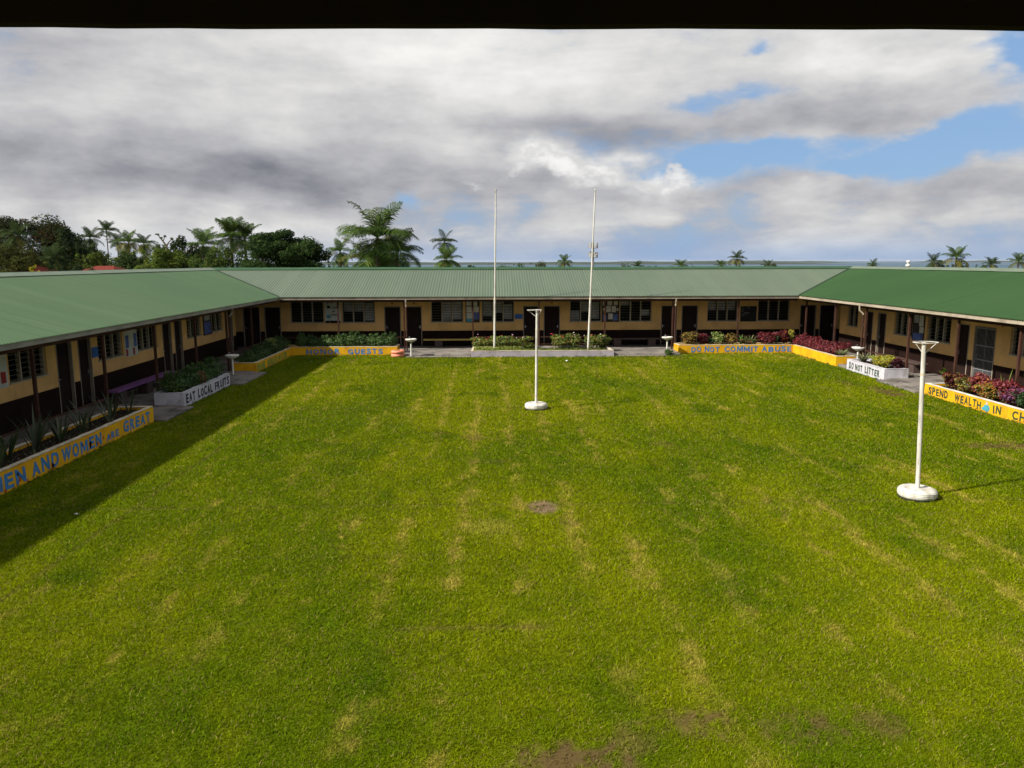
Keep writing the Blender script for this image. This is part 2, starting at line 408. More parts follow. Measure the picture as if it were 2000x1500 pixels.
def lawn_cols(x, y):
    """colour (n,3) and bare-soil share (n) of the turf"""
    g1 = np.array((.078, .130, .0014)); g2 = np.array((.200, .220, .0018)); dry = np.array((.36, .285, .055)); soil = np.array((.125, .066, .038)); lush = np.array((.050, .098, .001))
    a = fbm(0, x*.55+3, y*.22+1); b = fbm(3, x*1.5, y*.42+9); c = fbm(5, x*3.1, y*2.0, 3); f = fbm(7, x*9., y*6., 2)
    t = np.clip((a-.32)/.36, 0, 1)*.55+.25*f+.20*np.clip((c-.3)/.4, 0, 1)
    col = g1*(1-t[:, None])+g2*t[:, None]
    tracks = np.exp(-((np.mod(x+.06*np.sin(y*.23)+.04*np.sin(y*.71), .97)-.48)/.17)**2)
    d = np.clip((b*.50+c*.32+.34*tracks*a+.14*f-.625)/.20, 0, 1)
    d = np.clip(d*1.15, 0, 1)*np.clip(-.2+1.6*f, 0, 1)*.72
    col = col*(1-d[:, None])+dry*d[:, None]
    # darker lush clumps
    l = np.clip((fbm(2, x*.9+31, y*.6+5)-.66)/.12, 0, 1)*.55; l += .8*np.exp(-((x+6.2)/.35)**2-((y-10.95)/.3)**2); l = np.clip(l, 0, 1)
    col = col*(1-l[:, None])+lush*l[:, None]
    ring = np.exp(-(((x+.03)/.42)**2+((y-12.88)/.45)**2)**2)[:, None]; col = col*(1-.7*ring)+np.array((.25, .24, .03))*.7*ring
    s = np.zeros_like(x); rg = fbm(1, x*15., y*15., 2)
    for (px, py, rx, ry, k) in DIRT:
        q = ((x-px)/rx)**2+((y-py)/ry)**2
        s = np.maximum(s, k*np.clip(1.0-q*.75+2.0*(c-.5)+2.2*(f-.5)+2.6*(rg-.5), 0, 1))
    pk = np.exp(-(((x-.97)/.30)**2+((y-13.96)/.42)**2+.5*(rg-.5))**4)*np.clip(.2+1.5*rg, 0, 1)
    for (ly, x0, x1, w) in LINES_Y:
        s = np.maximum(s, .45*np.exp(-((y-ly+.02*(c-.5))/w)**2)*(x > x0)*(x < x1)*np.clip(f*1.6, 0, 1))
    # worn lines along the depth on the left, where the court edge runs
    s = np.maximum(s, .4*np.exp(-((x+6.75-.05*(c-.5))/.05)**2)*(y < 24)*np.clip(f*1.6, 0, 1))
    col = col*(1-s[:, None]*.9)+soil*s[:, None]*.9
    col = col*(1-pk[:, None])+np.array((.21, .14, .085))*(pk*np.clip(rg*2.0, .35, 1.4))[:, None]; s = np.maximum(s, pk*.9)
    return col, s
LX0, LX1, LY0, LY1 = -9.95, 15.35, 2.0, 38.3
def build_lawn():
    step = .11; xs = np.arange(LX0, LX1+.01, step); ys = np.arange(LY0, LY1+.01, step)
    X, Y = np.meshgrid(xs, ys, indexing='ij'); x = X.ravel(); y = Y.ravel()
    col, s = lawn_cols(x, y)
    zz = .02*(fbm(4, x*.3, y*.3)-.5)+.012*(fbm(6, x*2, y*2, 2)-.5)
    v = np.stack([x, y, zz], 1); nx, ny = X.shape
    idx = np.arange(nx*ny).reshape(nx, ny)
    f = np.stack([idx[:-1, :-1].ravel(), idx[1:, :-1].ravel(), idx[1:, 1:].ravel(), idx[:-1, 1:].ravel()], 1)
    me = np_mesh('lawn', v, f, col*.64, smooth=True)
    tag(link('lawn', me, M_turf), kind='structure')
    # grass blades
    P = []; yb = 5.4
    while yb < LY1-.35:
        x0, x1 = max(LX0+.12, -.74*yb-1.5), min(LX1-.1, .80*yb+1.8)
        dens = 7600*(6/yb)**1.30; n = int((x1-x0)*.5*dens)
        P.append(np.stack([rng.uniform(x0, x1, n), rng.uniform(yb, yb+.5, n)], 1)); yb += .5
    p = np.concatenate(P); x, y = p[:, 0], p[:, 1]
    keep = np.ones(len(x), bool)
    col, s = lawn_cols(x, y)
    tuft = fbm(8, x*3.3, y*3.3, 3)
    keep &= rng.random(len(x)) > s*.95
    # the paved pads and planters that reach into the lawn sheet
    for (a, b, c_, d_) in PADS: keep &= ~((x > a) & (x < b) & (y > c_) & (y < d_))
    x, y, col, tuft = x[keep], y[keep], col[keep], tuft[keep]; n = len(x)
    k = (y/7.)
    h = (.017+.024*rng.random(n))*k**.30*(.75+.55*tuft); w = .0056*k**.82*(.7+.6*rng.random(n))
    an = rng.uniform(0, 2*PI, n); la = rng.uniform(0, 2*PI, n); le = rng.uniform(.3, 1.5, n)*h
    zb = .02*(fbm(4, x*.3, y*.3)-.5)+.012*(fbm(6, x*2, y*2, 2)-.5)-.004
    ca, sa = np.cos(an)*w, np.sin(an)*w
    v = np.empty((n, 3, 3), np.float32)
    v[:, 0] = np.stack([x-ca, y-sa, zb], 1); v[:, 1] = np.stack([x+ca, y+sa, zb], 1)
    v[:, 2] = np.stack([x+np.cos(la)*le, y+np.sin(la)*le, zb+h], 1)
    br = rng.uniform(.5, 1.55, n)[:, None]; cc = col*br
    dead = rng.random(n) < .05+.10*fbm(9, x*1.1, y*.5, 3)**2; cc[dead] = np.array((.24, .19, .06))*br[dead]
    cols = np.repeat(cc*1.15, 3, 0)
    me = np_mesh('grass', v.reshape(-1, 3), np.arange(n*3).reshape(n, 3), cols)
    o = link('grass', me, M_grass)
    tag(o, 'short mown yellow green grass with straw coloured streaks covering the courtyard', 'grass', kind='stuff')
PADS = [(-10, -9.45, 22.2, 24.35), (-10, -9.3, 28.85, 32.0), (14.75, 15.4, 26.1, 28.9), (15.05, 15.4, 5, 39), (-4.55, -.95, 37.32, 39), (-4.1, -.95, 36.95, 39), (6.0, 9.36, 37.32, 39), (6.0, 8.6, 37.0, 39), (-.97, 6.02, 36.97, 39)]
build_lawn()

# ------------------------------------------------------------------ paving
def slab(name, a, b):
    o = MB().box(a, b).build(name, M_conc, bevel=.015); tag(o, kind='structure'); return o
FLOOR = .1
slab('walkway_left', (-12.8, -2, -.3), (-9.86, 38.049, FLOOR))
slab('walkway_right', (15.3, -2, -.3), (17.85, 38.049, FLOOR+.002))
slab('walkway_back', (-20, 38.05, -.3), (25.5, 41.4, FLOOR+.004))
slab('pavement_pad', (-9.858, 22.2, -.3), (-9.45, 24.3, .07)); slab('pavement_pad', (-9.858, 28.9, -.3), (-9.35, 31.95, .07))
slab('pavement_pad', (14.85, 26.15, -.3), (15.298, 28.85, .07))
slab('pavement_pad', (-4.58, 37.35, -.3), (-.97, 38.048, FLOOR)); slab('pavement_pad', (6.02, 37.35, -.3), (9.36, 38.048, FLOOR))
slab('pavement_step', (-4.1, 36.98, -.3), (-.98, 37.348, .05)); slab('pavement_step', (6.04, 37.05, -.3), (8.6, 37.348, .05))

# ------------------------------------------------------------------ classroom blocks
XLE, XRE, YE, HE, DR, HR = -10.613, 15.801, 39.076, 2.85, 5.062, 4.231
XRL, XRR, YR = XLE-DR, XRE+DR, YE+DR      # ridge lines
WT = .2
Z_DADO, Z_SILL, Z_HEAD, Z_DOOR, Z_CEIL = .905, 1.37, 2.55, 2.22, 2.72
class Wing:
    def __init__(s, name, label):
        s.name = name; s.root = empty('classroom_block', {'back': (2, 41.5, 0), 'left': (-12.95, 20, 0), 'right': (18, 20, 0)}[name])
        tag(s.root, label, 'building', 'classroom blocks around the lawn'); s.o = tuple(s.root.location)
    def T(s, a, n, z):
        return {'back': (a, 41.5-n, z), 'left': (-12.95+n, a, z), 'right': (18.-n, a, z)}[s.name]
    def mb(s): return MB(s.o)
    def box(s, m, a0, a1, n0, n1, z0, z1): return m.box(s.T(a0, n0, z0), s.T(a1, n1, z1))
    def loc(s, a, n, z):
        p = s.T(a, n, z); return tuple(p[i]-s.o[i] for i in range(3))
    def axis_rot(s): return 0. if s.name == 'back' else PI/2
_louvre = {}
def louvre_mesh(side):
    """a tilted glass slat one metre long along local X, outer edge low"""
    if side not in _louvre:
        m = MB(); t = math.radians(28); dn, dz = .07*math.cos(t), .07*math.sin(t)
        sg = side
        vs = []
        for xx in (-.5, .5):
            for (n, z) in ((-dn, dz), (dn, -dz), (dn, -dz+.013), (-dn, dz+.013)): vs.append((xx, -n*sg, z))
        m.add(vs, [(0, 1, 5, 4), (1, 2, 6, 5), (2, 3, 7, 6), (3, 0, 4, 7), (0, 3, 2, 1), (4, 5, 6, 7)])
        me = bpy.data.meshes.new('louvre'); me.from_pydata(m.v, [], m.f)
        me.materials.append(M_glass); me.materials.append(M_slat_edge); me.polygons[1].material_index = 1
        _louvre[side] = me
    return _louvre[side]
def window(W, a0, a1, lights=3, blinds=()):
    par = empty('window', W.loc((a0+a1)/2, 0, Z_SILL), parent=W.root)
    off = W.T((a0+a1)/2, 0, Z_SILL)
    fr = MB(off); n0, n1 = -.16, -.06
    for (b0, b1) in ((a0, a0+.045), (a1-.045, a1)): fr.box(W.T(b0, n0, Z_SILL), W.T(b1, n1, Z_HEAD))
    fr.box(W.T(a0+.045, n0, Z_HEAD-.05), W.T(a1-.045, n1, Z_HEAD))
    fr.build('frame', M_frame, par)
    MB(off).box(W.T(a0-.03, -.15, Z_SILL-.035), W.T(a1+.03, .035, Z_SILL+.012)).build('sill', M_frame, par)
    lw = (a1-a0-.09)/lights
    for k in range(1, lights):
        c = a0+.045+lw*k
        MB(off).box(W.T(c-.028, n0, Z_SILL+.012), W.T(c+.028, n1+.012, Z_HEAD-.05)).build('mullion', M_frame, par)
    rows = 8; hh = (Z_HEAD-.05-Z_SILL-.012)/rows
    # local X of the slat runs along the wall, its -Y side faces the courtyard
    rz = {'back': 0., 'left': PI/2, 'right': -PI/2}[W.name]
    for k in range(lights):
        c = a0+.045+lw*(k+.5)
        for r in range(rows):
            z = Z_SILL+.012+hh*(r+.5); p = W.T(c, -.10, z)
            o = link('louvre', louvre_mesh(1), None, par, tuple(p[i]-off[i] for i in range(3)), (0, 0, rz), (lw-.06, 1, 1))
        if k in dict(blinds):
            z0, z1 = dict(blinds)[k]
            zb0 = Z_SILL+.02+(Z_HEAD-Z_SILL-.08)*z0; zb1 = Z_SILL+.02+(Z_HEAD-Z_SILL-.08)*z1
            MB(off).box(W.T(c-lw*.44, -.235, zb0), W.T(c+lw*.40, -.228, zb1)).build('blind', M_blind, par)
def door(W, a0, a1, grille=False, handle_side=1):
    par = empty('door', W.loc((a0+a1)/2, 0, FLOOR), parent=W.root); off = W.T((a0+a1)/2, 0, FLOOR)
    MB(off).box(W.T(a0+.04, -.13, FLOOR+.02), W.T(a1-.04, -.09, Z_DOOR-.04)).build('leaf', M_door, par)
    f = MB(off)
    for (b0, b1) in ((a0, a0+.04), (a1-.04, a1)): f.box(W.T(b0, -.15, FLOOR), W.T(b1, .012, Z_DOOR))
    f.box(W.T(a0+.04, -.15, Z_DOOR-.04), W.T(a1-.04, .012, Z_DOOR)); f.build('door_frame', M_doorframe, par)
    c = a0+.11 if handle_side < 0 else a1-.11
    h = MB(off).tube([W.T(c, -.09, 1.1), W.T(c, -.03, 1.1), W.T(c+(.09 if handle_side < 0 else -.09), -.03, 1.1)], .012, 6)
    h.box(W.T(c-.02, -.09, 1.02), W.T(c+.02, -.083, 1.18)); h.build('handle', M_chrome, par)
    if grille:
        gsm = MB(off)
        for z in (FLOOR+.06, .62, .98, 1.5, Z_DOOR-.08): gsm.box(W.T(a0+.05, -.05, z-.015), W.T(a1-.05, -.03, z+.015))
        nb = 16
        for i in range(nb+1):
            c = a0+.06+(a1-a0-.12)*i/nb; wd = .012 if i in (0, 8, nb) else .004
            gsm.box(W.T(c-wd, -.048, FLOOR+.06), W.T(c+wd, -.034, Z_DOOR-.08))
        gsm.build('security_grille', M_grey, par)
def walls(W, s0, s1, wins, doors, depth=5.6):
    """front wall with real openings, rear wall and ends"""
    ops = sorted([(a, b, 'w') for a, b in wins]+[(a, b, 'd') for a, b in doors])
    up = W.mb(); lo = W.mb(); cur = s0
    segs = []; dcur = s0
    for a, b in sorted(doors):
        if a > dcur: segs.append((dcur, a))
        dcur = b
    segs.append((dcur, s1))
    for a, b in segs:
        W.box(lo, a, b, -WT, .006, 0, Z_DADO)
        W.box(up, a, b, -WT, 0, Z_DADO, Z_SILL)
    for a, b, k in ops:
        if a > cur: W.box(up, cur, a, -WT, 0, Z_SILL, Z_HEAD)
        if k == 'd': W.box(up, a, b, -WT, 0, Z_DOOR, Z_HEAD)
        cur = b
    W.box(up, cur, s1, -WT, 0, Z_SILL, Z_HEAD)
    W.box(up, s0, s1, -WT, 0, Z_HEAD, Z_CEIL)
    # rear and end walls close the rooms; room shade is put into their dark colour
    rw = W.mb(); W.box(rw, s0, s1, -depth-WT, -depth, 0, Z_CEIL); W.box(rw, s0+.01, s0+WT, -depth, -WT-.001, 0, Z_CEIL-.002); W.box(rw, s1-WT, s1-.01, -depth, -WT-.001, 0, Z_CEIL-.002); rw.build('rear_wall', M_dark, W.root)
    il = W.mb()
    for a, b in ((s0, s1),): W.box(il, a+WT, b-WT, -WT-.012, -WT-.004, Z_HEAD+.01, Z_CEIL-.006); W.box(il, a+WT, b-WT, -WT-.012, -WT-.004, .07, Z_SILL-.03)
    il.build('inner_shade_lining', M_dark, W.root)  # added dark sheet behind the front wall, coloured as room shade
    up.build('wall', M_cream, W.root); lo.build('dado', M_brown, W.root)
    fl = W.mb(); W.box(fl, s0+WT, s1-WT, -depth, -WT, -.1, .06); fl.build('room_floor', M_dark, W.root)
def corrugated(name, W, samples, top, bot, nrm, amp, per, m, gap=0.):
    s = np.asarray(samples); vs = []; fs = []
    for a in s:
        off = amp*math.cos(2*PI*a/per)
        for p in (top(a), bot(a)): vs.append(tuple(p[i]+nrm[i]*off-W.o[i] for i in range(3)))
    fs = [(2*i, 2*i+1, 2*i+3, 2*i+2) for i in range(len(s)-1)]
    me = bpy.data.meshes.new(name); me.from_pydata(vs, [], fs); me.polygons.foreach_set('use_smooth', [True]*len(fs))
    o = link(name, me, m, W.root); return o
SL = (HR-HE)/DR
def ridge_caps(W, roof, p0, p1, wn, n, m):
    """bent cap pieces with lapped joints; wn = horizontal unit across the ridge"""
    p0, p1 = Vector(p0), Vector(p1); t = (p1-p0)/n
    for k in range(n):
        a = p0+t*k-(t.normalized()*.06 if k else Vector((0, 0, 0))); b = p0+t*(k+1); lift = .034+.006*(k % 2)
        mbx = MB(W.o); vs = []
        for q in (a, b):
            for (c, dz) in ((-.40, -.40*SL), (-.05, -.01), (0, .012), (.05, -.01), (.40, -.40*SL)):
                vs.append((q.x+wn[0]*c, q.y+wn[1]*c, q.z+dz+lift))
        mbx.add(vs, [(i, i+1, i+6, i+5) for i in range(4)])
        o = mbx.build('ridge_cap', m, roof)
def veranda(W, posts, s0, s1, npost, fascia_m, eave_n, rails, beam=True, big=()):
    f = W.mb(); W.box(f, s0, s1, eave_n-.10, eave_n-.005, HE-.155, HE-.025); f.build('gutter', fascia_m, W.root)
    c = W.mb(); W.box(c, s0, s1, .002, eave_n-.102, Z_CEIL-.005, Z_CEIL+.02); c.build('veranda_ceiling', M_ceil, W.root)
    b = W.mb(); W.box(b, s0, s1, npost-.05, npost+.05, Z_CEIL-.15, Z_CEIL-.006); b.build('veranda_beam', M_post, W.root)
    for a in posts:
        hw = .036
        p = W.mb(); W.box(p, a-hw, a+hw, npost-hw, npost+hw, .0, Z_CEIL-.151); p.build('post', M_post, W.root)
        if a in big:
            q = W.mb(); e = W.T(a+.14, npost+.02, 0)
            z = HE-.15
            q.tube([W.T(a+.12, eave_n-.04, z), W.T(a+.12, eave_n-.04, z-.20), W.T(a+.12, npost+.08, z-.34), W.T(a+.12, npost+.08, z-.40)], .042, 10)
            q.build('downpipe_elbow', M_fascia, W.root, smooth=True)
            q = W.mb(); q.tube([W.T(a+.12, npost+.08, z-.38), W.T(a+.12, npost+.08, .08)], .038, 10); q.build('downpipe', M_post, W.root, smooth=True)
    for (a0, a1, z) in rails:
        r = W.mb(); W.box(r, a0, a1, npost-.02, npost+.02, z-.022, z+.022); r.build('rail', M_post, W.root)

# --- back block
WB = Wing('back', 'long green roofed classroom block at the far side of the lawn, facing the camera')
bw = [(-10.71, -8.93), (-7.96, -6.19), (-3.2, -1.46), (-.47, 1.29), (4.29, 6.01), (7.0, 8.75), (11.78, 13.46), (14.55, 16.31)]
bd = [(-13.23, -12.33), (-12.1, -11.22), (-5.7, -4.82), (-4.52, -3.69), (1.77, 2.6), (2.88, 3.76), (9.26, 10.12), (10.38, 11.27), (16.88, 17.77), (17.97, 18.82)]
walls(WB, -18.3, 23.4, bw, bd)
bl = {0: (), 1: ((0, (.5, 1.)), (1, (.5, 1.)), (2, (.05, .9))), 2: ((1, (0, .95)), (2, (.1, 1.))), 3: ((0, (.25, 1.)), (1, (.4, 1.)), (2, (.1, .85))),
      4: ((0, (0, .5)), (1, (.45, .95)), (2, (.1, .9))), 5: ((2, (.25, .55)), (0, (.75, 1.))), 6: ((0, (.5, 1.)), (1, (.5, 1.)), (2, (.5, 1.))), 7: ()}
for i, (a, b) in enumerate(bw): window(WB, a, b, 3, bl[i])
for i, (a, b) in enumerate(bd): door(WB, a, b, handle_side=-1 if i % 2 == 0 else 1)
bposts = [-12.13, -7.73, -4.39, -.89, 2.49, 5.87, 9.37, 12.77, 16.31]
veranda(WB, bposts, XLE, XRE, 2.2, M_fascia, 41.5-YE, [(-.845, 5.82, .76), (-.845, 5.82, .39), (-7.68, -4.44, .78), (9.42, 12.72, .74), (12.82, 16.26, .74), (-12.08, -7.78, .78)], big=(-4.39, 9.37))
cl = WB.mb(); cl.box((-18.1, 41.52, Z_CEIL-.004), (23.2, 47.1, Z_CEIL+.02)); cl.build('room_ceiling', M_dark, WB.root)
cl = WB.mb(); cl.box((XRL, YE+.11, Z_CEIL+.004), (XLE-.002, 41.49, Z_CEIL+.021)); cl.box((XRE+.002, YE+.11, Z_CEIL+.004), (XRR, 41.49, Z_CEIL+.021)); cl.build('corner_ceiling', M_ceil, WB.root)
def zs(t): return HR-SL*t     # roof height at horizontal distance t from the ridge
VG = .05
def lowB(x):
    y = YE-.04
    if x < XLE: y = YE+(XLE-x)+VG
    if x > XRE: y = YE+(x-XRE)+VG
    return (x, min(y, YR), zs(YR-min(y, YR)))
per = .143; xs = np.arange(XRL+.06, XRR-.06, per/6)
nl = math.hypot(1, SL)
roofB = corrugated('roof', WB, xs, lambda x: (x, YR, HR), lowB, (0, -SL/nl, 1/nl), .0105, per, M_roofB)
xs2 = np.arange(XRL-DR, XRR+DR, .15/2)
def topBr(x):
    y = YR
    if x < XRL: y = YR+(XRL-x)
    if x > XRR: y = YR+(x-XRR)
    return (x, y, zs(y-YR))
corrugated('rear_roof', WB, xs2, topBr, lambda x: (x, YR+DR, HE), (0, SL/nl, 1/nl), .015, .15, M_capB)
ridge_caps(WB, roofB, (XRL, YR, HR), (XRR, YR, HR), (0, 1), 7, M_capB)
for (xa, xb) in ((XLE, XRL), (XRE, XRR)):
    v = WB.mb(); sg = 1 if xb > xa else -1
    vs = []
    for (x, y) in ((xa, YE), (xb, YR)):
        z = zs(YR-y)+.034
        for k in (-.05, .05): vs.append((x+k*.7*sg, y-k*.7, z))
    v.add(vs, [(0, 1, 3, 2)]); v.build('valley_gutter', M_valley, WB.root)

# --- left block
WL = Wing('left', 'faded green roofed classroom block along the left side of the lawn')
lw_ = [(20.82, 22.6), (25.57, 27.3), (28.42, 30.1), (33.1, 34.75), (36.1, 37.5)]
ld_ = [(23.1, 23.98), (24.33, 25.12), (30.62, 31.46), (31.76, 32.55), (38.25, 38.95)]
walls(WL, -2, 39.4, [(12.5, 14.2), (15.2, 16.9), (18.0, 19.75)]+lw_, ld_)
for (a, b) in [(18.0, 19.75)]+lw_[:3]+[lw_[3]]: window(WL, a, b, 3)
window(WL, *lw_[4], 2)
for (a, b) in ((12.5, 14.2), (15.2, 16.9)): window(WL, a, b, 3)
for i, (a, b) in enumerate(ld_): door(WL, a, b, handle_side=-1 if i % 2 == 0 else 1)
lposts = [11.6, 15.0, 18.45, 21.8, 25.15, 28.6, 32.0, 35.35]
veranda(WL, lposts, -2, YE+.1, 2.05, M_fascia2, XLE+12.95, [(15.05, 18.4, .77), (18.5, 21.75, .78), (25.2, 28.55, .8), (28.65, 31.95, .8), (32.05, 35.3, .8), (35.4, 38.6, .8)], big=(32.0,))
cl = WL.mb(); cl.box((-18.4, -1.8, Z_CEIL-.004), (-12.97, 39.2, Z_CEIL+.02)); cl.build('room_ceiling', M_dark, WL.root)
def lowL(y):
    x = XLE+.04
    if y > YE: x = XLE-(y-YE)-VG
    x = max(x, XRL); return (x, y, zs(x-XRL))
per = .11; ys = np.arange(-2., YR-.06, per/6)
roofL = corrugated('roof', WL, ys, lambda y: (XRL, y, HR), lowL, (SL/nl, 0, 1/nl), .017, per, M_roofL)
ys2 = np.arange(-2., YR+DR, .075)
corrugated('rear_roof', WL, ys2, lambda y: (XRL-max(0, y-YR), y, zs(max(0, y-YR))), lambda y: (XRL-DR, y, HE), (-SL/nl, 0, 1/nl), .015, .15, M_roofL)
ridge_caps(WL, roofL, (XRL, -2, HR), (XRL, YR, HR), (1, 0), 7, M_capL)

# --- right block
WR = Wing('right', 'deep green roofed classroom block along the right side of the lawn')
rw_ = [(37.18, 38.3), (32.25, 33.75), (29.5, 31.15), (24.3, 26.0), (21.3, 23.0)]
rd_ = [(35.66, 36.4), (34.45, 35.22), (28.3, 29.1), (26.78, 28.0)]
walls(WR, -2, 39.1, rw_, rd_)
window(WR, *rw_[0], 2)
for (a, b) in rw_[1:]: window(WR, a, b, 3)
for i, (a, b) in enumerate(rd_): door(WR, a, b, grille=(i == 3), handle_side=1)
rposts = [12.6, 16.0, 19.4, 22.8, 25.95, 29.05, 32.5, 35.45]
veranda(WR, rposts, -2, YE+.1, 1.9, M_fascia, 18-XRE, [(22.85, 25.9, .72), (29.1, 32.45, .78), (32.55, 35.4, .78), (35.5, 38.6, .78)], big=(32.5,))
cl = WR.mb(); cl.box((18.02, -1.8, Z_CEIL-.004), (23.4, 38.9, Z_CEIL+.02)); cl.build('room_ceiling', M_dark, WR.root)
lt = WR.mb(); WR.box(lt, 26.4, 28.6, .0, .10, Z_DOOR+.05, Z_DOOR+.17); lt.build('door_lintel', M_cream, WR.root)
def lowR(y):
    x = XRE-.04
    if y > YE: x = XRE+(y-YE)+VG
    x = min(x, XRR); return (x, y, zs(XRR-x))
roofR = corrugated('roof', WR, ys[::-1], lambda y: (XRR, y, HR), lowR, (-SL/nl, 0, 1/nl), .017, per, M_roofR)
corrugated('rear_roof', WR, ys2[::-1], lambda y: (XRR+max(0, y-YR), y, zs(max(0, y-YR))), lambda y: (XRR+DR, y, HE), (SL/nl, 0, 1/nl), .015, .15, M_roofR)
ridge_caps(WR, roofR, (XRR, -2, HR), (XRR, YR, HR), (1, 0), 7, M_capL)

# ------------------------------------------------------------------ text
def text_mesh(body, w, h, bold=.02, ex=.0025):
    cu = bpy.data.curves.new('text', 'FONT'); cu.body = body; cu.size = 1.; cu.extrude = ex; cu.offset = bold; cu.resolution_u = 3
    o = bpy.data.objects.new('text', cu); COL.objects.link(o)
    dg = bpy.context.evaluated_depsgraph_get(); me = bpy.data.meshes.new_from_object(o.evaluated_get(dg))
    bpy.data.objects.remove(o); bpy.data.curves.remove(cu)
    co = np.empty(len(me.vertices)*3); me.vertices.foreach_get('co', co); co = co.reshape(-1, 3)
    lo, hi = co.min(0), co.max(0)
    co[:, 0] = (co[:, 0]-lo[0])/(hi[0]-lo[0])*w; co[:, 1] = (co[:, 1]-lo[1])/(hi[1]-lo[1])*h
    fs = [tuple(p.vertices) for p in me.polygons]; bpy.data.meshes.remove(me)
    return co, fs
def lettering(face, plane, words, m, parent, off, proud=.004):
    """face: 'back' reads along +X at y=plane, 'left' along +Y at x=plane, 'right' along -Y at x=plane; one part per letter"""
    for wd in words:
        body, s0, s1, z0, z1 = wd[:5]; bold = wd[5] if len(wd) > 5 else .036
        rel = [dict(I=.16, L=.46, E=.50, F=.48, T=.56, M=.72, W=.86, S=.54, P=.53, R=.57).get(ch, .60) for ch in body]
        gp = .15; tot = sum(rel)+gp*(len(rel)-1); k = abs(s1-s0)/tot; x = 0.
        for ch, w in zip(body, rel):
            if ch == 'M':
                co = np.array([(px*w*k, pz*(z1-z0), .0025) for px, pz in ((0, 0), (.21, 0), (.21, .66), (.44, .10), (.56, .10), (.79, .66), (.79, 0), (1, 0), (1, 1), (.74, 1), (.5, .42), (.26, 1), (0, 1))]); fs = [tuple(range(13))]
            else: co, fs = text_mesh(ch, w*k, z1-z0, bold)
            jit = rnd.uniform(-.010, .010); hs = rnd.uniform(.93, 1.05); shr = rnd.uniform(-.07, .07)
            co = co.copy(); co[:, 0] += shr*co[:, 1]; co[:, 1] *= hs
            t = co[:, 0]+x; d = proud+co[:, 2]; z = z0+jit+co[:, 1]
            if face == 'back': vs = np.stack([s0+t, plane-d, z], 1)
            elif face == 'left': vs = np.stack([plane+d, s0+t, z], 1)
            else: vs = np.stack([plane-d, s0-t, z], 1)
            MB(off).add([tuple(v) for v in vs], fs).build('letter', m, parent); x += (w+gp)*k

# ------------------------------------------------------------------ planters
def rough_wall(mbx, a, b, wt, h0, h1, seed=0, top=None):
    """a thin upright wall from a to b (plan points), wavy top and foot"""
    a, b = Vector(a), Vector(b); n = max(2, int((b-a).length/.3)); t = (b-a).normalized(); p = Vector((-t.y, t.x))*wt
    r = random.Random(seed); vs = []; fs = []
    for i in range(n+1):
        q = a+(b-a)*i/n; dz = r.uniform(-.008, .008); dw = r.uniform(-.003, .003)
        for (c, z) in ((0, h0), (0, h1+dz), (1, h1+dz), (1, h0)):
            vs.append((q.x+p.x*c+dw*t.y, q.y+p.y*c-dw*t.x, z))
    for i in range(n):
        for k in range(3): fs.append((i*4+k, i*4+4+k, i*4+5+k, i*4+1+k))
    fs += [(0, 1, 2, 3), (n*4+3, n*4+2, n*4+1, n*4)]
    fs = [f[::-1] for f in fs]
    mbx.add(vs, fs)
def planter(name, label, path, m, h, wt=.12, closed=True, soil=None, rim=M_rim, h0=-.05):
    """path: outer plan corners, anticlockwise seen from above"""
    c = path[0]; off = (c[0], c[1], 0); root = empty(name, off); tag(root, label, 'planter', 'painted concrete planters around the lawn')
    n = len(path)
    for i in range(n if closed else n-1):
        a, b = Vector(path[i]), Vector(path[(i+1) % n])
        w = MB(off); rough_wall(w, a, b, wt, h0, h, i+len(label)); w.build('planter_wall', m, root)
        t = (b-a).normalized(); p = Vector((-t.y, t.x))
        rm = MB(off); rough_wall(rm, a+p*-.004+t*.01, b+p*-.004-t*.01, wt+.008, h+.010, h+.024, i+3); rm.build('rim', rim, root)
    if soil:
        s = MB(off)
        for (x0, y0, x1, y1) in soil: s.box((x0, y0, 0), (x1, y1, h-.06))
        s.build('soil_bed', M_soil, root)
    return root, off
def weeds(name, label, pts, seed, hh=.10):
    pass
# left side
p, off = planter('planter', 'yellow planter lettered MEN AND WOMEN ARE GREAT in blue', [(-10.8, 11.5), (-9.78, 11.5), (-9.78, 22.13), (-10.8, 22.13)], M_yellow, .46, soil=[(-10.68, 11.62, -9.9, 22.0)])
lettering('left', -9.78, [('MEN', 14.72, 15.92, .07, .40), ('AND', 16.15, 17.16, .08, .40), ('WOMEN', 17.28, 19.1, .08, .40), ('ARE', 19.36, 20.01, .10, .29), ('GREAT', 20.3, 21.89, .09, .40)], M_blue, p, off)
st = MB(off); rs = random.Random(3)
for (y, z, s) in ((15.7, .16, .07), (15.65, .28, .05), (16.9, .13, .08), (18.55, .2, .09), (18.9, .14, .07), (15.2, .05, .06), (15.95, .06, .05), (19.2, .22, .06), (18.2, .28, .05), (19.55, .2, .05)):
    st.add([(-9.7735, y+s*math.cos(2*PI*k/9)*rs.uniform(.4, .9), z+s*1.2*math.sin(2*PI*k/9)*rs.uniform(.5, 1)) for k in range(9)], [tuple(range(9))])
st.build('paint_stain', M_copper, p)
p, off = planter('planter', 'white planter lettered EAT LOCAL FRUITS in dark navy', [(-10.7, 24.35), (-9.78, 24.35), (-9.78, 28.75), (-10.7, 28.75)], M_planter_white, .46, soil=[(-10.58, 24.47, -9.9, 28.63)], rim=M_planter_white)
lettering('left', -9.78, [('EAT', 24.55, 25.32, .1, .40), ('LOCAL', 25.57, 26.91, .1, .40), ('FRUITS', 27.16, 28.62, .1, .40)], M_navy, p, off)
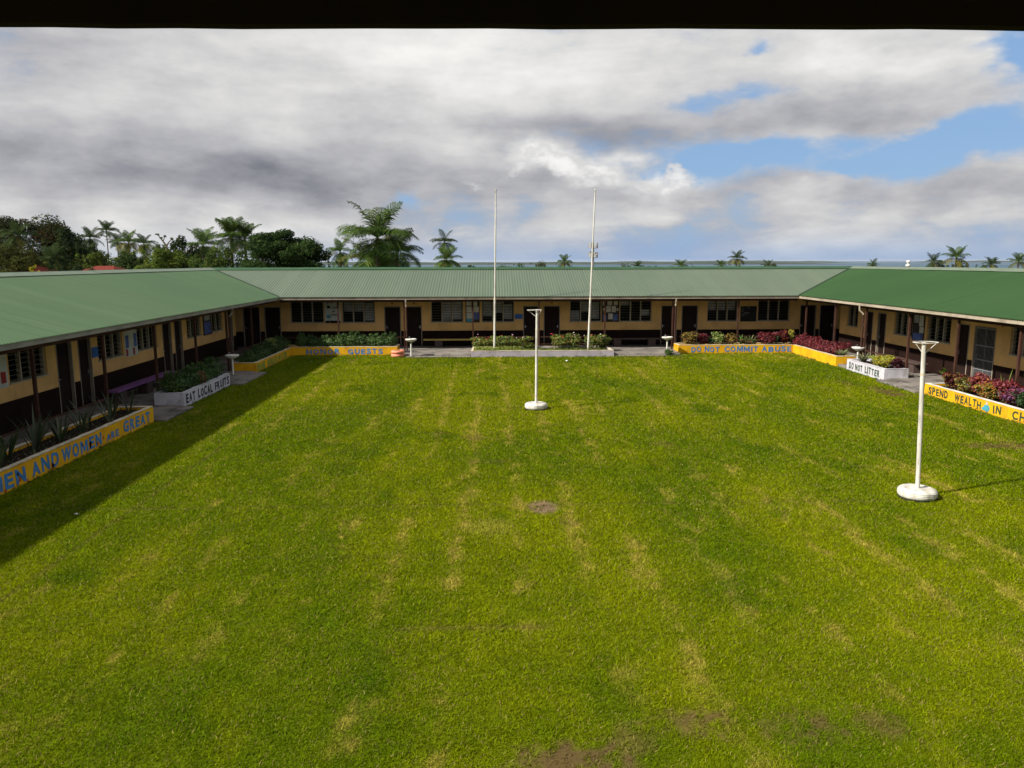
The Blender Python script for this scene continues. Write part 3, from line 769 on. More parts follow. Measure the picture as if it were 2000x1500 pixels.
p, off = planter('planter', 'yellow corner planter lettered DRINK BOILED WATER and HONOR GUESTS', [(-10.75, 32.05), (-9.78, 32.05), (-9.78, 38.0), (-4.62, 38.0), (-4.62, 39.0), (-10.75, 39.0)], M_yellow, .42,
                 soil=[(-10.63, 32.17, -9.9, 38.88), (-9.899, 38.12, -4.74, 38.88)])
lettering('left', -9.78, [('DRINK', 32.15, 33.34, .06, .36), ('BOILED', 33.73, 35.29, .06, .36), ('WATER', 35.47, 36.92, .06, .36)], M_green, p, off)
lettering('back', 38.0, [('HONOR', -9.1, -7.45, .07, .335), ('GUESTS', -7.05, -5.33, .07, .335)], M_blue, p, off)
# centre
p, off = planter('planter', 'low lavender grey planter around the two flagpoles', [(-.95, 37.0), (6.0, 37.0), (5.9, 39.0), (-.9, 39.0)], M_planter_lav, .29, wt=.10, soil=[(-.84, 37.12, 5.85, 38.9)], rim=M_rim)
# right side
p, off = planter('planter', 'yellow corner planter lettered DO NOT COMMIT ABUSE in blue', [(9.4, 38.0), (15.2, 38.0), (15.2, 33.15), (16.05, 33.15), (16.05, 39.0), (9.4, 39.0)], M_yellow, .42,
                 soil=[(9.52, 38.12, 15.94, 38.88), (15.32, 33.27, 15.94, 38.119)])
lettering('back', 38.0, [('DO', 10.06, 10.54, .08, .36), ('NOT', 10.72, 11.47, .08, .36), ('COMMIT', 11.73, 13.42, .08, .36), ('ABUSE', 13.62, 15.12, .08, .36)], M_blue, p, off)
p, off = planter('planter', 'white planter lettered DO NOT LITTER in dark green', [(15.2, 32.1), (15.2, 28.95), (16.15, 28.95), (16.15, 32.1)], M_planter_white, .44, soil=[(15.32, 29.07, 16.03, 31.98)], rim=M_planter_white)
lettering('right', 15.2, [('DO', 31.88, 31.48, .08, .36), ('NOT', 31.32, 30.71, .08, .36), ('LITTER', 30.49, 29.3, .08, .36)], M_dkgreen, p, off)
p, off = planter('planter', 'yellow planter lettered SPEND WEALTH IN with small painted figure', [(15.1, 25.98), (15.1, 14.0), (16.05, 14.0), (16.05, 25.98)], M_yellow, .37, soil=[(15.22, 14.12, 15.93, 25.86)], rim=M_white)
lettering('right', 15.1, [('SPEND', 25.72, 24.6, .06, .31), ('WEALTH', 24.22, 22.86, .06, .31), ('IN', 22.27, 21.92, .06, .31), ('CH', 21.42, 20.86, .06, .31)], M_dkgreen, p, off)
fg = MB(off)
def disc(mbx, x, yc, zc, ry, rz, n=16, sk=0.):
    mbx.add([(x, yc+ry*math.cos(2*PI*k/n)+sk*math.sin(2*PI*k/n), zc+rz*math.sin(2*PI*k/n)) for k in range(n)], [tuple(range(n-1, -1, -1))])
disc(fg, 15.094, 22.58, .15, .15, .11); disc(fg, 15.0935, 22.72, .11, .09, .05); fg.build('painted_figure', M_teal, p)
hd = MB(off); disc(hd, 15.0925, 22.58, .295, .05, .055); hd.build('painted_head', M_skin, p)

# ------------------------------------------------------------------ plants
def leaf_cloud(n, c, r, ll, lw, pal, up=.35, shell=.55, seed=0, droop=0., box=False, flat=0.):
    """many small folded leaves spread through an ellipsoid or box; returns verts, faces, cols"""
    g = np.random.default_rng(seed); c = np.array(c); r = np.array(r)
    if box: q = g.uniform(-1, 1, (n, 3)); q[:, 2] = g.uniform(-1, 1, n)**1.0
    else:
        q = g.normal(size=(n, 3)); q /= np.linalg.norm(q, axis=1)[:, None]; q *= (shell+(1-shell)*g.random(n)**.6)[:, None]
    p = c+q*r
    nrm = q/np.maximum(np.linalg.norm(q, axis=1)[:, None], .1)+g.normal(size=(n, 3))*.6; nrm[:, 2] += up
    nrm /= np.linalg.norm(nrm, axis=1)[:, None]
    a = g.normal(size=(n, 3)); a[:, 2] -= droop; a -= nrm*(a*nrm).sum(1)[:, None]; a /= np.linalg.norm(a, axis=1)[:, None]
    b = np.cross(nrm, a); L = (ll*g.uniform(.6, 1.25, n))[:, None]; Wd = (lw*g.uniform(.7, 1.2, n))[:, None]
    v = np.empty((n, 4, 3)); v[:, 0] = p-a*L*.5; v[:, 1] = p+b*Wd*.5-nrm*Wd*.12; v[:, 2] = p+a*L*.5-nrm*L*.12; v[:, 3] = p-b*Wd*.5-nrm*Wd*.12
    pal_c = np.array([k[0] for k in pal]); wgt = np.array([k[1] for k in pal], float); wgt /= wgt.sum()
    cc = pal_c[g.choice(len(pal), n, p=wgt)]*g.uniform(.7, 1.3, n)[:, None]
    return v.reshape(-1, 3), np.arange(n*4).reshape(n, 4), np.repeat(cc, 4, 0)
def merge(parts):
    vs, fs, cs = [], [], []; b = 0
    for v, f, c in parts: vs.append(v); fs.append(f+b); cs.append(c); b += len(v)
    return np.concatenate(vs), np.concatenate(fs), np.concatenate(cs)
G_DK = ((.022, .050, .012), 1); G_MD = ((.045, .095, .018), 1); G_LT = ((.085, .14, .025), 1); G_YL = ((.20, .21, .03), 1)
RED = ((.135, .013, .016), 1); CRIM = ((.175, .021, .026), 1); MAR = ((.055, .009, .011), 1); PINK = ((.25, .065, .075), 1); BRZ = ((.16, .085, .018), 1); GOLD = ((.30, .22, .025), 1); ORG = ((.30, .10, .02), 1); PALE = ((.32, .32, .13), 1); LIME = ((.24, .29, .05), 1)
def w_(c, k): return (c[0], k)
def bush(name, label, cat, loc, r, n, ll, lw, pal, seed, group=None, z0=.36, lumps=6, stems=4, up=.4):
    """shrub made of several leafy lumps on stems"""
    x, y = loc; g = random.Random(seed); root = empty(name, (x, y, z0)); tag(root, label, cat, group)
    parts = [leaf_cloud(int(n*.4), (0, 0, r[2]*1.0), (r[0]*.8, r[1]*.8, r[2]*.95), ll, lw, pal, up, .3, seed)]
    for k in range(lumps):
        a = g.uniform(0, 2*PI); d = g.uniform(.35, .8)
        lc = (r[0]*d*math.cos(a), r[1]*d*math.sin(a), r[2]*g.uniform(.75, 1.75)); rr = g.uniform(.3, .5)
        pk = [w_(q, g.uniform(.2, 1.5)*q[1]) for q in pal]
        parts.append(leaf_cloud(int(n*.6/lumps), lc, (r[0]*rr, r[1]*rr, r[2]*rr*.8), ll, lw, pk, up, .4, seed+k+1))
    v, f, c = merge(parts); v[:, 2] = np.maximum(v[:, 2], .0)
    link('foliage', np_mesh('foliage', v, f, c), M_leaf, root)
    s = MB()
    for k in range(stems):
        a = g.uniform(0, 2*PI); s.tube([(.04*math.cos(a), .04*math.sin(a), -.06), (r[0]*.3*math.cos(a), r[1]*.3*math.sin(a), r[2]*.7), (r[0]*.5*math.cos(a), r[1]*.5*math.sin(a), r[2]*1.4)], [.014, .010, .004], 5)
    s.build('stem', M_stem, root); return root
def hedge(name, label, loc, size, n, ll, lw, pal, seed, z0=.36, cat='hedge', rz=0.):
    """row of bushy lumps along local X"""
    L, W, Hh = size; g = random.Random(seed); root = empty(name, (loc[0], loc[1], z0), rz); tag(root, label, cat)
    k = max(3, int(L/.45)); parts = []
    for i in range(k):
        x = -L/2+L*(i+.5)/k+g.uniform(-.08, .08); h = Hh*g.uniform(.82, 1.15)
        pk = [w_(q, g.uniform(.3, 1.4)*q[1]) for q in pal]
        parts.append(leaf_cloud(n//k, (x, g.uniform(-.06, .06), h*.5), (L/k*.75, W*.55, h*.52), ll, lw, pk, .45, .35, seed+i))
        for j in range(4):
            parts.append(leaf_cloud(max(6, n//k//14), (x+g.uniform(-.25, .25), g.uniform(-.2, .2)*W, h*g.uniform(.95, 1.1)), (.07, .07, .11), ll, lw, pk, .3, .2, seed+90+i*5+j))
    v, f, c = merge(parts); v[:, 2] = np.maximum(v[:, 2], 0)
    link('foliage', np_mesh('foliage', v, f, c), M_leaf, root)
    s = MB()
    for i in range(k):
        x = -L/2+L*(i+.5)/k; s.tube([(x, 0, -.06), (x+g.uniform(-.05, .05), g.uniform(-.05, .05), Hh*.6)], [.015, .007], 5)
    s.build('stem', M_stem, root); return root
def strap_leaves(n, length, width, pal, seed, spread=.9, droop=.8, segs=4, stiff=False):
    g = np.random.default_rng(seed); vs, fs, cs = [], [], []
    pc = [np.array(p[0]) for p in pal]
    for i in range(n):
        a = g.uniform(0, 2*PI); L = length*g.uniform(.6, 1.15); e = g.uniform(.35, 1.0)*spread; d = np.array((math.cos(a), math.sin(a), 0)); sd = np.array((-math.sin(a), math.cos(a), 0))
        p = d*.03; ang = PI/2-e*.6; col = pc[g.integers(len(pc))]*g.uniform(.75, 1.25); b = len(vs)
        kink = g.integers(2, segs+1) if stiff and g.random() < .4 else 99
        for k in range(segs+1):
            w = width*(.55 if k == 0 else 1. if k < segs*.6 else .6)*(0.05 if k == segs else 1)
            vs += [p-sd*w*.5, p+sd*w*.5]; cs += [col, col]
            p = p+(d*math.cos(ang)+np.array((0, 0, math.sin(ang))))*L/segs; ang -= droop*(.5+k*.35)/segs*1.6
            if k == kink: ang -= 1.2
        for k in range(segs): fs.append((b+2*k, b+2*k+1, b+2*k+3, b+2*k+2))
    v = np.array(vs); v[:, 2] = np.maximum(v[:, 2], .01)
    return v, np.array(fs), np.array(cs)
def spiky(name, label, loc, n, length, width, pal, seed, group=None, z0=.36, spread=.9, droop=.8, stiff=False, cat='plant', segs=4):
    root = empty(name, (loc[0], loc[1], z0)); tag(root, label, cat, group)
    link('leaves', np_mesh('leaves', *strap_leaves(n, length, width, pal, seed, spread, droop, segs, stiff)), M_leaf, root)
    MB().lathe((0, 0, -.05), [(.001, 0), (.05, .0), (.045, .08), (.02, .14), (.001, .15)], 8).build('crown_base', M_stem, root)
    return root

# left planters
dk = [((.030, .050, .018), 1), ((.05, .075, .03), 1), ((.075, .085, .045), 1)]
for i, (x, y, w) in enumerate(((-10.2, 14.2, 'left of the word MEN'), (-10.35, 15.0, 'above the M of MEN'), (-10.1, 15.55, 'above the N of MEN'), (-10.3, 16.2, 'above the A of AND'), (-10.15, 16.9, 'above the D of AND'), (-10.4, 17.4, 'above the W of WOMEN'), (-10.15, 17.95, 'above the O of WOMEN'), (-10.35, 18.45, 'above the second M of WOMEN'),
        (-10.2, 19.0, 'above the N of WOMEN'), (-10.35, 19.55, 'above the word ARE'), (-10.15, 20.3, 'above the G of GREAT'), (-10.35, 20.9, 'above the E of GREAT'), (-10.2, 21.6, 'above the last T of GREAT'))):
    spiky('spiky_lily', 'dark spiky lily in the left planter, '+w, (x, y), 12 if i < 9 else 7, 1.0 if i < 6 else .8, .05, dk, 300+i, 'spiky lilies in the left yellow planter', z0=.39, spread=.85, droop=.35, stiff=True)
v, f, c = leaf_cloud(1500, (-10.29, 17.0, .43), (.36, 4.9, .05), .09, .03, [((.05, .055, .03), 1), ((.09, .07, .045), 1), ((.03, .045, .018), 1)], .7, 0, 320, box=True)
tag(link('leaf_litter', np_mesh('leaf_litter', v, f, c), M_leaf), 'dark leaf litter and creeping growth between the spiky lilies', 'ground cover', kind='stuff')
gp = [w_(G_DK, 1.2), w_(G_MD, 1.6), w_(G_LT, .5)]
hedge('leafy_hedge', 'dark green leafy hedge filling the white EAT LOCAL FRUITS planter', (-10.25, 26.55), (4.2, .95, .58), 5200, .13, .035, gp, 40, .38, rz=PI/2)
bush('red_leaved_plant', 'small red leaved plant above the white EAT LOCAL FRUITS wall', 'plant', (-9.95, 26.35), (.18, .25, .26), 320, .13, .035, [RED, ORG, w_(G_MD, .4)], 41, z0=.42)
hedge('leafy_hedge', 'dark green leafy hedge behind the DRINK BOILED WATER wall', (-10.3, 35.1), (5.8, .95, .52), 6200, .12, .035, gp, 42, .34, rz=PI/2)
bush('yellow_flowering_plant', 'pale yellow flowering plant in the hedge behind DRINK BOILED WATER', 'plant', (-10.2, 35.7), (.3, .35, .32), 420, .10, .04, [PALE, LIME, w_(G_LT, 1)], 43, z0=.5)
hedge('leafy_hedge', 'bright green leafy hedge behind the HONOR GUESTS wall', (-7.15, 38.5), (4.9, .85, .62), 6400, .15, .035, [w_(G_MD, 1.5), w_(G_LT, 1.1), w_(G_DK, .7)], 44, .34)
# centre: roses and a low creeping edge
gr = [w_(G_MD, .7), w_(G_LT, 1.2), w_(G_YL, 1.4), w_(BRZ, .6), w_(LIME, .4)]
def roses(label, loc, r, seed, cols, nfl, z0=.2):
    r = (r[0]*1.32, r[1]*1.15, r[2]*1.18)
    b = bush('rose_bush', label, 'rose bush', loc, r, 1500, .085, .05, gr, seed, 'rose bushes in the flagpole planter', z0=z0, stems=5)
    g = random.Random(seed); 
    for k in range(nfl):
        a = g.uniform(0, 2*PI); d = g.uniform(.2, .95); s = g.uniform(.025, .045)
        f = MB().lathe((0, 0, 0), [(.001, -.8*s), (.6*s, -.5*s), (1.*s, .1*s), (.8*s, .6*s), (.45*s, .5*s), (.3*s, .75*s), (.001, .8*s)], 8)
        o = f.build('blossom', cols[k % len(cols)], b, smooth=True); o.location = (r[0]*d*math.cos(a), r[1]*d*math.sin(a), r[2]*g.uniform(1.3, 2.1))
M_rose = mat('rose_red', (.45, .03, .05), .7, .2); M_rosep = mat('rose_pink', (.55, .28, .36), .7, .2); M_rosew = mat('rose_white', (.7, .62, .58), .7, .2); M_roseo = mat('rose_orange', (.48, .10, .03), .7, .2)
roses('leftmost rose bush with orange blooms in the flagpole planter', (-.5, 38.4), (.42, .4, .30), 61, [M_roseo, M_rose, M_rosep], 8)
roses('rose bush with pink blooms right behind the left flagpole', (.35, 38.65), (.4, .3, .30), 62, [M_rosep, M_rose], 6)
roses('wide rose bush between left flagpole and far netball post', (1.2, 38.4), (.6, .4, .30), 63, [M_rosep, M_rosew], 6)
roses('small dark rose bush left of the far netball post', (1.95, 38.5), (.3, .3, .16), 64, [M_rose], 2)
roses('rose bush with red blooms right of the far netball post', (3.5, 38.5), (.42, .35, .34), 65, [M_rose, M_rose, M_roseo], 9)
roses('tallest rose bush with one high mauve bloom', (4.25, 38.55), (.36, .3, .36), 66, [M_rosep, M_rosew], 5)
roses('rose bush with orange and white blooms right of the right flagpole', (5.2, 38.4), (.5, .4, .32), 67, [M_roseo, M_rosew, M_rosep], 8)
roses('rightmost straggly rose bush overhanging the planter end', (5.7, 38.6), (.32, .3, .28), 68, [M_rosep, M_rose], 5)
v, f, c = merge([leaf_cloud(3600, (2.4, 37.45, .30), (3.25, .32, .08), .07, .035, [w_(G_LT, 1), w_(G_YL, 1), w_(G_MD, .7), w_(LIME, .6)], .8, 0, 70, box=True), leaf_cloud(1500, (.35, 37.55, .35), (1.15, .36, .13), .08, .04, [w_(G_YL, 1), w_(LIME, 1)], .8, 0, 71, box=True)])
tag(link('creeping_plants', np_mesh('creeping_plants', v, f, c), M_leaf), 'low yellow green creeping plants along the flagpole planter front', 'ground cover', kind='stuff')
# right: crotons and coleus
KR = 'coloured shrubs in the right planters'
bush('croton_shrub', 'round golden brown croton at left end of DO NOT COMMIT ABUSE planter', 'shrub', (10.02, 38.45), (.52, .42, .36), 1500, .10, .045, [w_(BRZ, 1.5), w_(GOLD, .9), w_(MAR, .5), w_(G_LT, .5)], 80, KR)
bush('croton_shrub', 'crimson shrub just right of the round golden brown croton', 'shrub', (10.78, 38.45), (.30, .32, .32), 800, .10, .045, [w_(RED, 1), w_(MAR, 1.6), w_(CRIM, .6)], 81, KR)
bush('green_shrub', 'pale yellow green shrub above the word NOT', 'shrub', (11.55, 38.5), (.40, .34, .36), 900, .11, .05, [LIME, PALE, w_(G_LT, 1.2)], 82, KR)
bush('green_shrub', 'small dark green shrub left of the pale yellow green one', 'shrub', (11.15, 38.5), (.28, .3, .2), 500, .10, .04, [w_(G_MD, 1), w_(G_DK, 1)], 83, KR)
bush('croton_shrub', 'bronze croton above the start of the word COMMIT', 'shrub', (12.2, 38.45), (.44, .38, .34), 1200, .10, .045, [w_(BRZ, 1.6), w_(GOLD, .7), w_(MAR, .6), w_(G_DK, .5)], 84, KR)
spiky('yucca_plant', 'green spiky plant standing above the middle of the word COMMIT', (12.75, 38.6), 26, .62, .05, [G_MD, G_LT], 85, KR, spread=.9, droop=.4)
spiky('yucca_plant', 'grey green spiky plant right of the veranda post above COMMIT', (13.2, 38.65), 18, .60, .05, [w_(G_MD, 1), PALE], 86, KR, spread=1.0, droop=.4)
bush('green_shrub', 'low green and reddish shrub under the spiky plants', 'shrub', (13.0, 38.35), (.55, .3, .18), 800, .10, .04, [w_(G_MD, 1), w_(ORG, .5), w_(G_DK, 1), w_(RED, .5)], 87, KR)
bush('coleus_shrub', 'broad crimson coleus above the word ABUSE', 'shrub', (14.0, 38.42), (.62, .42, .34), 2000, .10, .05, [w_(RED, 1.3), w_(CRIM, 1.1), w_(MAR, 1), w_(PINK, .2)], 88, KR)
spiky('yucca_plant', 'dark thin spiky plant behind the broad crimson coleus', (14.6, 38.7), 14, .75, .035, [G_DK, G_MD], 89, KR, spread=.8, droop=.2)
bush('coleus_shrub', 'upright dark red shrub above the E of ABUSE', 'shrub', (14.95, 38.5), (.24, .28, .42), 700, .10, .05, [w_(RED, 1), w_(MAR, 1), w_(ORG, .4)], 90, KR)
bush('green_shrub', 'small bright yellow green shrub at the planter corner', 'shrub', (15.35, 38.6), (.18, .2, .42), 420, .10, .05, [GOLD, LIME], 91, KR)
hedge('coleus_hedge', 'long crimson coleus bed along the inner side of the corner planter', (15.68, 36.3), (4.6, .85, .50), 7200, .10, .05, [w_(RED, 1.2), w_(CRIM, 1.3), w_(MAR, .9), w_(PINK, .35)], 92, .34, rz=PI/2)
bush('coleus_shrub', 'crimson shrub by the wash basin at planter end', 'shrub', (15.85, 34.0), (.35, .38, .34), 900, .10, .05, [w_(RED, 1.2), w_(CRIM, 1.1), w_(MAR, .6)], 93, KR)
sp = [((.30, .30, .16), 1), ((.13, .17, .06), 1), ((.20, .23, .10), 1)]
spiky('spider_plant', 'variegated spider plant at end of DO NOT COMMIT ABUSE planter', (15.65, 33.55), 90, .52, .028, sp, 94, 'variegated spider plants', spread=1.25, droop=1.0)
spiky('spider_plant', 'variegated spider plant at far end of DO NOT LITTER planter', (15.6, 31.5), 100, .56, .028, sp, 95, 'variegated spider plants', spread=1.25, droop=.9)
spiky('spider_plant', 'small upright variegated plant behind the golden shrub', (15.95, 31.0), 40, .5, .028, sp, 96, 'variegated spider plants', spread=.8, droop=.6)
bush('golden_shrub', 'golden yellow layered shrub in DO NOT LITTER planter', 'shrub', (15.65, 30.0), (.48, .72, .26), 1700, .10, .05, [w_(((.36, .33, .02), 1), 1.4), w_(LIME, .8), w_(GOLD, .8)], 97, KR, z0=.38, lumps=12, up=.9)
bush('maroon_shrub', 'round dark maroon shrub at near end of DO NOT LITTER planter', 'shrub', (15.85, 29.25), (.27, .27, .24), 1000, .07, .05, [w_(MAR, 1.5), w_(((.045, .008, .014), 1), 1)], 98, KR, z0=.38)
def broadleaf(name, label, loc, n, L, Wd, pal, seed, z0=.33, h=.3):
    root = empty(name, (loc[0], loc[1], z0)); tag(root, label, 'plant')
    v, f, c = strap_leaves(n, L, Wd, pal, seed, .9, .7, 5); v[:, 2] += h*.6
    link('leaves', np_mesh('leaves', v, f, c), M_leaf, root)
    MB().tube([(0, 0, -.05), (.01, 0, h)], [.035, .02], 7).build('stem', M_stem, root)
broadleaf('banana_plant', 'bright green broad leaved plant at the SPEND end of right planter', (15.6, 25.55), 8, .62, .17, [((.10, .20, .02), 1), ((.17, .25, .03), 1)], 99)
KS = 'crotons in the SPEND WEALTH planter'
for i, (lab, y, x, r, pal) in enumerate((
    ('dark maroon croton above the word SPEND', 25.0, 15.55, (.38, .42, .30), [w_(MAR, 1.4), w_(RED, .6), w_(BRZ, .5)]),
    ('mottled gold and green croton above gap between SPEND and WEALTH', 24.3, 15.5, (.40, .45, .28), [w_(GOLD, 1), w_(BRZ, 1), w_(G_LT, .8), w_(MAR, .4)]),
    ('tall pinkish red croton above the start of WEALTH', 23.75, 15.7, (.40, .45, .38), [w_(CRIM, 1.2), w_(PINK, .7), w_(ORG, .8)]),
    ('orange and olive croton above the middle of WEALTH', 23.1, 15.45, (.38, .42, .28), [w_(ORG, 1), w_(GOLD, .9), w_(G_LT, .7)]),
    ('bright crimson croton above the painted figure', 22.5, 15.7, (.38, .45, .38), [w_(CRIM, 1.3), w_(RED, .8), w_(PINK, .5)]),
    ('purple and pink croton above the word IN', 21.9, 15.5, (.36, .4, .32), [w_(((.16, .05, .16), 1), .9), w_(PINK, .8), w_(MAR, .8), w_(G_DK, .6)]),
    ('dark green leafy shrub just right of the word IN', 21.35, 15.5, (.36, .4, .30), [w_(G_DK, 1.4), w_(G_MD, 1)]),
    ('reddish green shrub at the right edge of view', 20.6, 15.5, (.4, .5, .34), [w_(ORG, .8), w_(G_MD, 1), w_(CRIM, .6)]),
    ('green shrub nearest the camera in the right planter', 19.6, 15.5, (.4, .5, .32), [w_(G_DK, 1), w_(G_MD, 1)]))):
    bush('croton_shrub', lab, 'shrub', (x, y), r, 1500, .10, .045, pal, 110+i, KS, z0=.31)
spiky('yucca_plant', 'upright yellow green spikes among crotons above WEALTH', (15.8, 22.9), 7, .95, .04, [LIME, PALE], 121, KS, spread=.4, droop=.1)
spiky('yucca_plant', 'upright yellow green spikes by the veranda post near IN', (15.85, 21.9), 6, .95, .04, [LIME, GOLD], 122, KS, spread=.5, droop=.1)
bush('weed_clump', 'green weed clump at foot of the right rear wash basin', 'plant', (8.75, 37.35), (.22, .2, .16), 350, .10, .05, [G_MD, G_LT], 123, z0=.0)
bush('weed_clump', 'low green weeds on the paving before the SPEND planter', 'plant', (15.65, 26.5), (.35, .3, .10), 350, .09, .05, [LIME, G_LT], 124, z0=.1)
# straggling weeds along the feet of the walls
wd = []
gw = random.Random(5)
for (x0, y0, x1, y1, n) in ((-9.72, 24.4, -9.72, 28.7, 40), (-9.74, 14.5, -9.74, 22.1, 46), (-9.74, 32.2, -9.74, 37.8, 34), (-9.6, 37.94, -4.8, 37.94, 44), (9.6, 37.94, 15.1, 37.94, 44), (15.12, 33.3, 15.12, 37.9, 44), (15.1, 29.1, 15.1, 32.0, 22), (15.02, 19, 15.02, 25.9, 60), (-.9, 36.94, 5.9, 36.94, 50), (-3.9, 36.9, -1, 36.9, 20), (6.1, 36.9, 9.2, 36.9, 36), (-9.42, 22.2, -9.42, 24.3, 16), (14.82, 26.2, 14.82, 28.8, 22)):
    for k in range(n):
        t = gw.random(); s = gw.uniform(.03, .10)*(1.6 if gw.random() < .12 else 1)
        wd.append(leaf_cloud(10, (x0+(x1-x0)*t+gw.uniform(-.04, .04), y0+(y1-y0)*t+gw.uniform(-.04, .04), s*.55), (s*.8, s*.8, s*.6), .05, .02, [w_(G_MD, 1), w_(G_LT, 1), w_(G_DK, .6)], .4, 0, 1000+len(wd)))
v, f, c = merge(wd)
tag(link('weeds', np_mesh('weeds', v, f, c), M_leaf), 'straggling grass and weeds along the feet of planters and paving', 'weeds', kind='stuff')

# ------------------------------------------------------------------ furniture
def wash_basin(label, x, y, rz=0.):
    r = empty('wash_basin', (x, y, .05), rz); tag(r, label, 'wash basin', 'white pedestal wash basins')
    MB().lathe((0, 0, .66), [(.04, .03), (.09, .035), (.17, .07), (.25, .12), (.272, .15), (.272, .19), (.25, .195), (.22, .19), (.19, .15), (.10, .12), (.001, .11)], 24, 1., .82).build('bowl', M_white, r, smooth=True)
    MB().tube([(0, 0, 0), (0, 0, .67)], [.042, .036], 12).build('pedestal', M_white, r, smooth=True)
    MB().box((-.14, -.12, -.06), (.14, .12, .02)).build('foot_slab', M_conc, r, bevel=.01)
    MB().tube([(-.10, .14, .85), (-.10, .14, .93), (-.08, .07, .95), (-.07, .04, .92)], .012, 8).build('tap', M_chrome, r, smooth=True)
wash_basin('white wash basin beside the EAT LOCAL FRUITS planter', -10.42, 31.05, .5)
wash_basin('white wash basin right of the pink tyre planter', -3.85, 37.15)
wash_basin('white wash basin left of the DO NOT COMMIT ABUSE planter', 8.72, 37.55)
wash_basin('white wash basin between the spider plants on the right', 15.9, 32.62, -.8)
# pink tyres
t = empty('tyre_planter', (-4.52, 37.35, 0)); tag(t, 'two stacked pink painted tyres used as a planter', 'planter')
for k in range(2):
    prof = [(.30-.09+.0, .0)] + [(.24+.095*math.cos(a), .085+.085*math.sin(a)) for a in np.linspace(-2.4, 2.4, 14)] + [(.21, .17)]
    MB().lathe((0, 0, .0+.168*k), prof, 28).build('tyre', M_pink, t, smooth=True)
MB().lathe((0, 0, 0), [(.22, .05), (.22, .26), (.001, .28)], 20).build('soil_bed', M_soil, t)
v, f, c = leaf_cloud(160, (0, 0, .31), (.17, .17, .05), .07, .03, [w_(G_MD, 1), w_(G_LT, 1)], .6, .2, 33); link('seedlings', np_mesh('seedlings', v, f, c), M_leaf, t)
# benches
def bench(label, W, a0, a1, n0, n1, zt, m, legs, leg_m):
    c = W.T((a0+a1)/2, (n0+n1)/2, FLOOR); r = empty('bench', c); tag(r, label, 'bench', 'benches along the verandas')
    MB(c).box(W.T(a0, n0, zt-.06), W.T(a1, n1, zt)).build('seat', m, r, bevel=.008)
    for a in legs: MB(c).box(W.T(a-.20, n0+.03, FLOOR), W.T(a+.20, n1-.04, zt-.062)).build('leg', leg_m, r, bevel=.008)
bench('long bench with yellow seat edge under the left rear windows', WB, -3.55, 1.5, .55, 1.0, .53, M_benchy, (-2.75, -.55, 1.1), M_benchb)
bench('dark brown bench under the right rear windows', WB, 6.35, 9.15, .55, 1.0, .53, M_benchb, (6.75, 8.6), M_benchb)
bench('purple seated bench on the left veranda', WL, 24.3, 29.0, .75, 1.15, .56, M_purple, (24.8, 26.7, 28.5), M_benchb)
bench('dark brown bench on the right veranda below poster', WR, 29.9, 33.2, .55, 1.0, .53, M_benchb, (30.4, 32.7), M_benchb)
# posters, signs and boards on the walls
def board(name, label, W, a0, a1, z0, z1, m, cat, sheets=(), n=0.003, th=.02, group=None):
    c = W.T((a0+a1)/2, n, (z0+z1)/2); r = empty(name, c); tag(r, label, cat, group)
    MB(c).box(W.T(a0, n, z0), W.T(a1, n+th, z1)).build('backing', m, r)
    for (s0, s1, t0, t1, sm) in sheets:
        MB(c).box(W.T(a0+(a1-a0)*s0, n+th+.001, z0+(z1-z0)*t0), W.T(a0+(a1-a0)*s1, n+th+.004, z0+(z1-z0)*t1)).build('sheet', sm, r)
    return r, c
r, c = board('wall_poster', 'pale poster reading STOP LOOK THINK between rear windows', WB, -8.86, -8.03, 1.34, 2.53, M_poster, 'poster', [(.02, .98, .0, .11, M_pinboard), (.22, .42, .015, .095, M_paper), (.5, .8, .015, .095, M_paper), (.12, .34, .22, .36, M_teal), (.15, .35, .66, .78, M_pinboard), (.5, .62, .5, .56, M_pinboard)])
lettering('back', 41.5-.024, [('LOOK', -8.5, -8.18, 2.12, 2.21, .04), ('THINK', -8.55, -8.14, 1.73, 1.82, .04)], M_black, r, c, proud=.003)
lettering('back', 41.5-.024, [('STOP', -8.72, -8.38, 2.36, 2.46, .04)], M_redp, r, c, proud=.003)
board('notice_board', 'dark notice board with six white and blue sheets', WB, -1.33, -.58, 1.34, 2.53, M_pinboard, 'notice board', [(.06, .42, .76, .98, M_paper), (.56, .84, .74, .98, M_paper), (.06, .44, .46, .72, M_paper), (.58, .94, .46, .72, M_paper), (.06, .5, .18, .44, M_poster), (.06, .5, .02, .17, M_cyan), (.58, .96, .14, .44, M_bluep)])
board('notice_board', 'dark notice board with many cream sheets and blue oval', WB, 6.04, 6.97, 1.34, 2.53, M_pinboard, 'notice board', [(.04, .18, .74, .98, M_paper), (.3, .58, .75, .98, M_paper), (.68, .9, .76, .98, M_paper), (.24, .5, .44, .72, M_paper), (.55, .8, .44, .72, M_paper), (.36, .62, .12, .38, M_paper), (.64, .9, .06, .34, M_bluep), (.06, .26, .06, .32, M_bluep), (.84, .95, .5, .62, M_paper), (.06, .16, .5, .62, M_paper)])
r, c = board('chalk_board', 'black chalkboard with faint chalk lines between right rear windows', WB, 13.6, 14.48, 1.33, 2.16, M_black, 'chalkboard', [(.05, .17, .88, .895, M_blind), (.4, .55, .9, .915, M_blind), (.05, .2, .76, .775, M_blind), (.05, .16, .66, .675, M_blind), (.2, .55, .58, .595, M_blind), (.05, .5, .48, .495, M_blind), (.05, .25, .38, .395, M_blind)])
board('wall_sign', 'small blue sign beside the middle rear doors', WB, 1.32, 1.74, 1.52, 1.78, M_sign, 'sign', n=.004)
